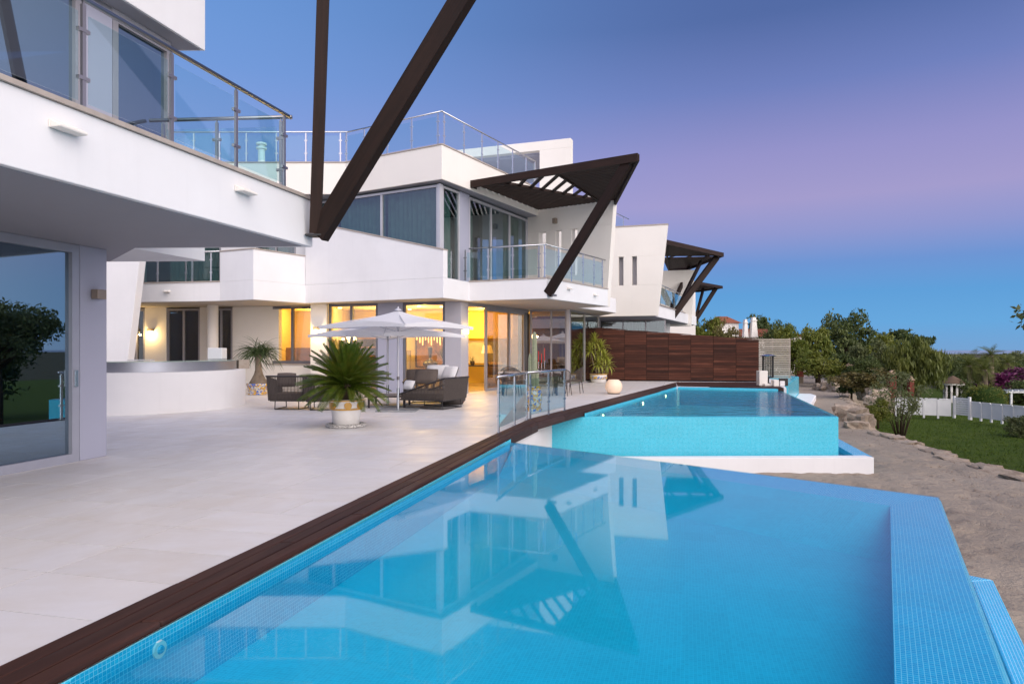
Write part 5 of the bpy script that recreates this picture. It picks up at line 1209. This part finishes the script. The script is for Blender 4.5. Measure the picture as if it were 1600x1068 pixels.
# palms
def palm(px, ytop, Y, lab, r=1.9):
    x = (px-800)/1060*Y; zt = 1.5+(545-ytop)/1060*Y-.8; z0 = -3.4; t = root("palm_tree", lab, "palm", (x, Y, z0), "palms beyond the white fence")
    MB().tube([(x, Y, z0), (x+.1, Y, (z0+zt)/2), (x, Y, zt)], [.26, .20, .22], 10).build("trunk", BARKP, t, True)
    for i in range(34):
        el = R(80-150*i/34); place(PF[i % 2], "frond", t, (x, Y, zt), i*2.4, el, 0, r*random.uniform(.85, 1.1))
PF = [meshof(frond(1.0, dr, 18, .34), "frond", LF_WILLOW) for dr in (.35, .7)]
for me in PF:
    for v in me.vertices: v.co.y *= 1.0
palm(1514, 556, 58, "thick palm left of the tall palm", 1.5); palm(1548, 541, 60, "tallest palm with feathery crown", 1.2); palm(1538, 562, 57, "low palm in front of the tall palm", 1.2); palm(1574, 553, 60, "palm right of the tall palm", 1.2); palm(1531, 556, 64, "slim palm behind the thick palm", 1.2)
# clipped round bush
x = (1541-800)/1060*46; V, F = leaves([(0, 0, .75, 1.27, 1.2, .78), (0, 0, .2, 1.2, 1.15, .6)], 16000, .05, 5); rb = root("round_bush", "dome shaped clipped bright green bush behind the white fence", "bush", (x, 46, -2.45)); o = npmesh("foliage", V, F, LF_BRIGHT, rb); o.scale = (1, 1, 1)
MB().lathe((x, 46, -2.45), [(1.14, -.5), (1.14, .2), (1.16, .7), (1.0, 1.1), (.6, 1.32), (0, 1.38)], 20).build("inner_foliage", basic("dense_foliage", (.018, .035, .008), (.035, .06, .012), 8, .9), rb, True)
# slender young tree on the lawn
x = (1408-800)/1060*31; yt = root("young_tree", "sparse young tree with thin stems standing on the lawn edge", "tree", (x, 31, -2.9)); m = MB(); rs = random.Random(4); tips = []
for k in range(13):
    b = Vector((x+rs.uniform(-.1, .1), 31+rs.uniform(-.1, .1), -2.9)); e = b+Vector((rs.uniform(-1.6, 1.6), rs.uniform(-1, 1), rs.uniform(1.6, 3.1))); md = b.lerp(e, .5)+Vector((0, 0, .35)); m.tube([b, md, e], [.035, .022, .006], 5); tips += [tuple(e)+(.42, .42, .38), tuple(md.lerp(e, .4))+(.4, .4, .32)]
m.build("trunk", BARK, yt, True); V, F = leaves(tips, 4200, .055, 8); V = V-np.array([x, 31, -2.9]); npmesh("crown", V, F, LF_OLIVE, yt)

# boulders along the path edge
rm = []
for k in range(6):
    rs = random.Random(40+k); bpy.ops  # prototypes made from a subdivided cube pushed about by noise
    n = 5; vs, idx, fs = [], {}, []
    def vid(p):
        if p not in idx:
            idx[p] = len(vs); q = Vector(p)/2.0-Vector((1, 1, 1)); q = q.normalized()*.62+q*.38; q *= 1+.42*mnoise.noise(q*1.5+Vector((k*7, 0, 0)))+.22*mnoise.noise(q*4+Vector((k*9, 3, 0))); vs.append(q*.5)
        return idx[p]
    for ax3 in range(3):
        for side in (0, 4):
            for i in range(4):
                for j in range(4):
                    c4 = []
                    for di, dj in ((0, 0), (1, 0), (1, 1), (0, 1)):
                        p = [0, 0, 0]; p[ax3] = side; p[(ax3+1) % 3] = i+di; p[(ax3+2) % 3] = j+dj; c4.append(vid(tuple(p)))
                    fs.append(tuple(c4) if side else tuple(c4[::-1]))
    o = MB().add(vs, fs).build("boulder", ROCK, None); rm.append(o.data); bpy.data.objects.remove(o)
edge = [Vector(p) for p in EDGE[1:12]]; wall = root("boulder_wall", "rough edging of pale sandstone boulders between sandy path and lawn", "stone wall", (12, 20, -1.4)); cnt = 0
d_ = 0
for a, b in zip(edge[:-1], edge[1:]):
    L = (b-a).length; u = d_
    while u < L:
        p = a.lerp(b, u/L); sz = random.uniform(.45, .95); ang = math.atan2((b-a).y, (b-a).x)
        for lev in range(3):
            o = bpy.data.objects.new("boulder", random.choice(rm)); COL.objects.link(o); o.parent = wall
            o.location = (p.x-12+random.uniform(-.08, .12)+lev*.10, p.y-20, -.09-.5*lev+random.uniform(-.05, .04)); o.rotation_euler = (random.uniform(-.1, .1), random.uniform(-.12, .12), ang+random.uniform(-.3, .3)); o.scale = (sz*1.15, sz*.75, random.uniform(.20, .32)*(1 if lev == 0 else 1.8))
        u += sz*.85
    d_ = u-L
for (px, py, Y, sx_, sz_) in ((1332, 654, 27.2, 1.1, .9), (1345, 662, 25.6, .9, .8), (1322, 645, 29, .9, .7), (1338, 668, 24.9, .9, .5), (1298, 606, 47, 1.6, .9), (1312, 604, 46, 1.5, 1.1), (1285, 607, 48, 1.2, .7), (1362, 618, 39, 1.0, .9), (1372, 622, 38, 1.1, 1.0), (1380, 616, 39.5, .9, .8), (1368, 630, 37, 1.1, .8), (1376, 632, 37.3, .9, .7), (1350, 616, 40, .8, .7)):
    q = Vector(((px-800)/1060*Y, Y, 1.5-(py-545)/1060*Y)); o = bpy.data.objects.new("boulder", random.choice(rm)); COL.objects.link(o); o.parent = wall; o.location = q-wall.location; o.scale = (sx_, sx_*.8, sz_); o.rotation_euler.z = random.uniform(0, 6)
# pebbles and clods on the sand
m = MB(); rs = random.Random(9)
for i in range(700):
    y = rs.uniform(4, 24); x = rs.uniform(max(3.5, 10.5-y*.2 if y < 12 else 8.6), np.interp(y, [p[1] for p in EDGE], [p[0] for p in EDGE])-.1); r = rs.uniform(.008, .03); z = -1.37
    m.add([(x+r, y, z), (x, y+r, z), (x-r, y, z), (x, y-r, z), (x, y, z+r*.9)], [(0, 1, 4), (1, 2, 4), (2, 3, 4), (3, 0, 4)])
stuff(m.build("pebbles", ROCK))
# grass tufts over the near lawn
g = np.random.default_rng(3); n = 60000; X = g.uniform(10.8, 46, n); Yg = 9+g.random(n)**1.3*46; ok = (X > np.interp(Yg, [p[1] for p in EDGE], [p[0] for p in EDGE])+.3) & (X < Yg*.80); X, Yg = X[ok], Yg[ok]; n = len(X); h = g.uniform(.04, .10, n); an = g.uniform(0, 6.28, n); w = .02
c = np.stack([X, Yg, np.full(n, LAWN_Z)], -1); dx = np.stack([np.cos(an)*w, np.sin(an)*w, np.zeros(n)], -1); tp = np.stack([g.normal(0, .03, n), g.normal(0, .03, n), h], -1)
stuff(npmesh("grass", np.stack([c-dx, c+dx, c+tp], 1).reshape(-1, 3), np.arange(3*n).reshape(-1, 3), BLADE))

# brick pillars, lamp post, white fence and gate, gazebo, far house
def pillar(px, ytop, ybase, Y, wpx, lab):
    x = (px-800)/1060*Y; w = wpx/1060*Y; z0 = 1.5-(ybase-545)/1060*Y; z1 = 1.5+(545-ytop)/1060*Y; t = root("brick_pillar", lab, "pillar", (x, Y, z0), "red brick garden pillars")
    nz = int((z1-z0-.12)/.14)
    for k in range(nz):
        z = z0+k*.14
        for s_ in (0, 1):
            a, b = (-w/2, 0) if s_ == 0 else (0.004, w/2); off = .12*w if k % 2 else -.12*w
            MB().box(x+a+(off if s_ else 0), x+b+(0 if s_ else off)-.004, Y-w/2, Y+w/2, z, z+.128).build("brick", BRICK, t)
    MB().box(x-w/2+.03, x+w/2-.03, Y-w/2+.03, Y+w/2-.03, z0-.6, z0+nz*.14).build("mortar_core", GROUT, t)
    zz = z0+nz*.14; MB().hexa([(x-w*.62, Y-w*.62, zz), (x+w*.62, Y-w*.62, zz), (x+w*.62, Y+w*.62, zz), (x-w*.62, Y+w*.62, zz)], [(x-.04, Y-.04, zz+.28), (x+.04, Y-.04, zz+.28), (x+.04, Y+.04, zz+.28), (x-.04, Y+.04, zz+.28)]).build("cap_stone", basic("pillar_cap", (.45, .33, .24), (.36, .26, .19), 5, .9), t)
pillar(1249, 561, 588, 58, 10, "brick pillar beside the pale fence panel at the path end"); pillar(1327, 569, 605, 54, 10, "brick pillar showing only its pale cap above the bush"); pillar(1393, 579, 622, 44, 10, "brick pillar right of the big reddish bush"); pillar(1423, 588, 618, 48, 7, "brick pillar almost hidden by leaves below the pepper tree")
x = (1288-800)/1060*52; lp = root("lamp_post", "slim garden lamp post with a dark lantern before the trees", "lamp post", (x, 52, -1.4)); MB().tube([(x, 52, -1.4), (x, 52, .1)], .045, 8).build("post", ALUW, lp)
MB().hexa([(x-.10, 51.9, .1), (x+.10, 51.9, .1), (x+.10, 52.1, .1), (x-.10, 52.1, .1)], [(x-.17, 51.83, .42), (x+.17, 51.83, .42), (x+.17, 52.17, .42), (x-.17, 52.17, .42)]).build("lantern", WHITEP, lp); MB().lathe((x, 52, .421), [(.27, 0), (.1, .16), (0, .25)], 8).build("lantern_roof", BLACKM, lp)
def wfence(a, b, za, zb, h, lab, n):
    t = root("garden_fence", lab, "fence", (a[0], a[1], za), "white garden fences"); F = Fr(a, b)
    for k in range(n):
        u0, u1 = F.L*k/n, F.L*(k+1)/n; z = lambda u: za+(zb-za)*u/F.L
        MB().fpoly(F, [(u0+.06, z(u0)+.08), (u1-.06, z(u1)+.08), (u1-.06, z(u1)+h-.06), (u0+.06, z(u0)+h-.06)], -.02, .02).build("fence_panel", WHITEP, t); MB().fbox(F, u0-.05, u0+.05, -.05, .05, z(u0)-.1, z(u0)+h-.06).build("fence_post", WHITEP, t)
        MB().fpoly(F, [(u0+.055, z(u0)+h-.058), (u1-.055, z(u1)+h-.058), (u1-.055, z(u1)+h), (u0+.055, z(u0)+h)], -.04, .04).build("fence_rail", WHITEP, t)
P3d = lambda px, py, Y: ((px-800)/1060*Y, Y, 1.5-(py-545)/1060*Y)
a, b = P3d(1400, 648, 43), P3d(1488, 652, 42); wfence(a, b, a[2], b[2], 1.15, "white garden fence left of the white gate", 4)
a, b = P3d(1517, 653, 41), P3d(1640, 668, 36); wfence(a, b, a[2], b[2], 1.02, "white garden fence right of the white gate at the lawn end", 7)
a, b = P3d(1491, 650, 42), P3d(1515, 652, 41); gt = root("garden_gate", "white slatted garden gate between two posts", "gate", a); F = Fr(a, b); z0 = a[2]
for u in (0, F.L): MB().fbox(F, u-.06, u+.06, -.06, .06, z0-.1, z0+1.26).build("gate_post", WHITEP, gt)
for k in range(8): MB().fbox(F, .08, F.L-.08, -.02, .02, z0+.12+k*.135, z0+.23+k*.135).build("slat", WHITEP, gt)
gz = root("gazebo", "small round white pavilion with brown roof beyond the white fence", "gazebo", (36.4, 56, -3.4)); cx_ = 36.4
for k in range(10): q = 6.2832*k/10+.2; MB().tube([(cx_+.62*math.cos(q), 56+.62*math.sin(q), -3.5), (cx_+.62*math.cos(q), 56+.62*math.sin(q), -1.45)], .09, 8).build("column", CREAMW, gz, True)
MB().lathe((cx_, 56, -1.45), [(.85, 0), (.85, .13), (.75, .14)], 20).build("cornice", CREAMW, gz, 2); MB().lathe((cx_, 56, -1.30), [(.95, 0), (.6, .28), (0, .62)], 20).build("roof", basic("brown_shingle", (.16, .11, .075), (.10, .07, .05), 12, .9), gz, 2)
a = P3d(1580, 640, 52); ar = root("garden_arch", "white timber garden arch at the right picture edge behind the hedge", "arch", (a[0], 52, a[2]-.4)); 
for s_ in (0, 1.5): MB().box(a[0]+s_-.07, a[0]+s_+.07, 51.95, 52.05, a[2]-.6, a[2]+1.3).build("post", WHITEP, ar)
MB().box(a[0]-.4, a[0]+1.9, 51.9, 52.1, a[2]+1.301, a[2]+1.45).build("top_beam", WHITEP, ar)
for k in range(5): MB().box(a[0]-.3+k*.45, a[0]-.22+k*.45, 51.5, 52.5, a[2]+1.452, a[2]+1.55).build("cross_bar", WHITEP, ar)
Yh = 82; a = P3d(1150, 520, Yh); hs = root("house", "low house with terracotta roof and two white chimneys behind the timber fence", "house", (a[0], Yh, -1.4)); x0 = a[0]-2.4
MB().box(x0, x0+11, Yh, Yh+8, -1.4, 3.0).build("wall", CREAMW, hs); MB().box(x0, x0+2.4, Yh-1, Yh+4, 3.001, 4.6).build("wall", CREAMW, hs)
def roof(m, x0, x1, y0, y1, z, h): m.add([(x0, y0, z), (x1, y0, z), (x1, y1, z), (x0, y1, z), (x0+.3*(x1-x0), (y0+y1)/2, z+h), (x1-.3*(x1-x0), (y0+y1)/2, z+h)], [(0, 1, 5, 4), (1, 2, 5), (2, 3, 4, 5), (3, 0, 4), (3, 2, 1, 0)])
m = MB(); roof(m, x0-.3, x0+11.3, Yh-.4, Yh+8.4, 3.0, 1.0); r0 = m.build("roof", TERRA, hs)
for k in range(30): beam("roof_tile_row", (x0-.1+k*.38, Yh-.38, 3.03), (x0+3.0+k*.18, Yh+3.9, 4.0), .14, .08, TERRA, hs)
m = MB(); roof(m, x0-.3, x0+2.7, Yh-1.3, Yh+4.3, 4.601, .9); m.build("roof", TERRA, hs)
for px, z1, w in ((1164, 5.0, .27), (1177, 5.25, .40)):
    x = (px-800)/1060*(Yh-1.5); c = MB(); z0 = 2.9
    c.hexa([(x-w, Yh-2, z0), (x+w, Yh-2, z0), (x+w, Yh-1.2, z0), (x-w, Yh-1.2, z0)], [(x-w*.6, Yh-1.9, z1-.45), (x+w*.6, Yh-1.9, z1-.45), (x+w*.6, Yh-1.3, z1-.45), (x-w*.6, Yh-1.3, z1-.45)]); co_ = c.build("chimney", CREAMW, hs); MB().box(x-w*.75, x+w*.75, Yh-2.0, Yh-1.2, z1-.448, z1-.3).build("chimney_cap", CREAMW, co_); MB().box(x-w*.5, x+w*.5, Yh-1.9, Yh-1.3, z1-.298, z1).build("chimney_pot", CREAMW, co_)
for wx in (4.0, 6.0, 8.0):
    f_ = MB().box(x0+wx, x0+wx+.9, Yh-.03, Yh-.001, .8, 2.1).build("window", ALU, hs); MB().box(x0+wx+.08, x0+wx+.82, Yh-.05, Yh-.031, .88, 2.02).build("pane", GLASSD, f_)
# more garden planting out of the picture to the right, as seen in the mirrored door
for (x, Y, h_, w_, kd, lab) in ((19, 13, 5.5, 5, "dark", "low dark tree just right of the lawn edge"), (21, 4, 6.5, 6, "dark2", "dense dark tree right of the near pool"), (24, -3, 7, 7, "bright2", "yellow green tree right of the camera"), (27, 9, 8, 7, "dark2", "tall dense tree behind the mirrored pine"), (30, 18, 8, 7, "dark", "tall dark tree right of the white fence"), (17, -1, 4, 4, "olive", "small grey green tree right of the camera"), (34, 26, 7, 7, "dark2", "dense dark tree at the end of the white fence")):
    t = root("garden_tree", lab, "tree", (x, Y, LAWN_Z), "trees right of the picture")
    for nm, me in zip(("crown", "trunk"), PROTO[kd]):
        o = bpy.data.objects.new(nm, me); COL.objects.link(o); o.parent = t; o.scale = (w_, w_, h_); o.rotation_euler.z = x

# kitchen furniture behind the left window and further pieces of the lit rooms
kx = room_xy(452, 27.2); kc = root("kitchen_cabinet", "brown kitchen cabinet seen through the lit window left of the white pier", "cabinet", (kx, 27.6, 0))
MB().box(kx-.9, kx+.9, 27.3, 27.9, 0, 1.55).build("cabinet_body", wood("walnut_panel", (.16, .09, .05), (.24, .14, .08), (.2, .12, .07)), kc)
for q in (-.6, 0, .6): MB().box(kx+q-.28, kx+q+.28, 27.27, 27.298, .1, 1.5).build("door", wood("walnut_door", (.18, .10, .055), (.26, .15, .085), (.2, .12, .07)), kc)
dx = room_xy(560, 25.6); dt2 = root("dining_table", "dark table under the glowing glass pendants in the left room", "table", (dx, 25.9, 0))
MB().box(dx-.8, dx+.8, 25.5, 26.3, .72, .76).build("table_top", DARKT, dt2)
for q in (-.7, .7): MB().box(dx+q-.04, dx+q+.04, 25.6, 26.2, 0, .719).build("leg", DARKT, dt2)
for i, (px, Y) in enumerate(((640, 26.5), (655, 24.6), (690, 24.9), (531, 25.6))):
    x = room_xy(px, Y); rl = MB().lathe((x, Y, 3.055), [(.07, 0), (.055, -.02), (0, -.022)], 14).build("ceiling_light", E_BULB, None, True); tag(rl, ("small ceiling spotlight at the left of the middle lit room", "small ceiling spotlight nearest the glass of the middle room", "small ceiling spotlight by the grey column", "small ceiling spotlight in the left lit room")[i], "ceiling light", "ceiling spotlights")
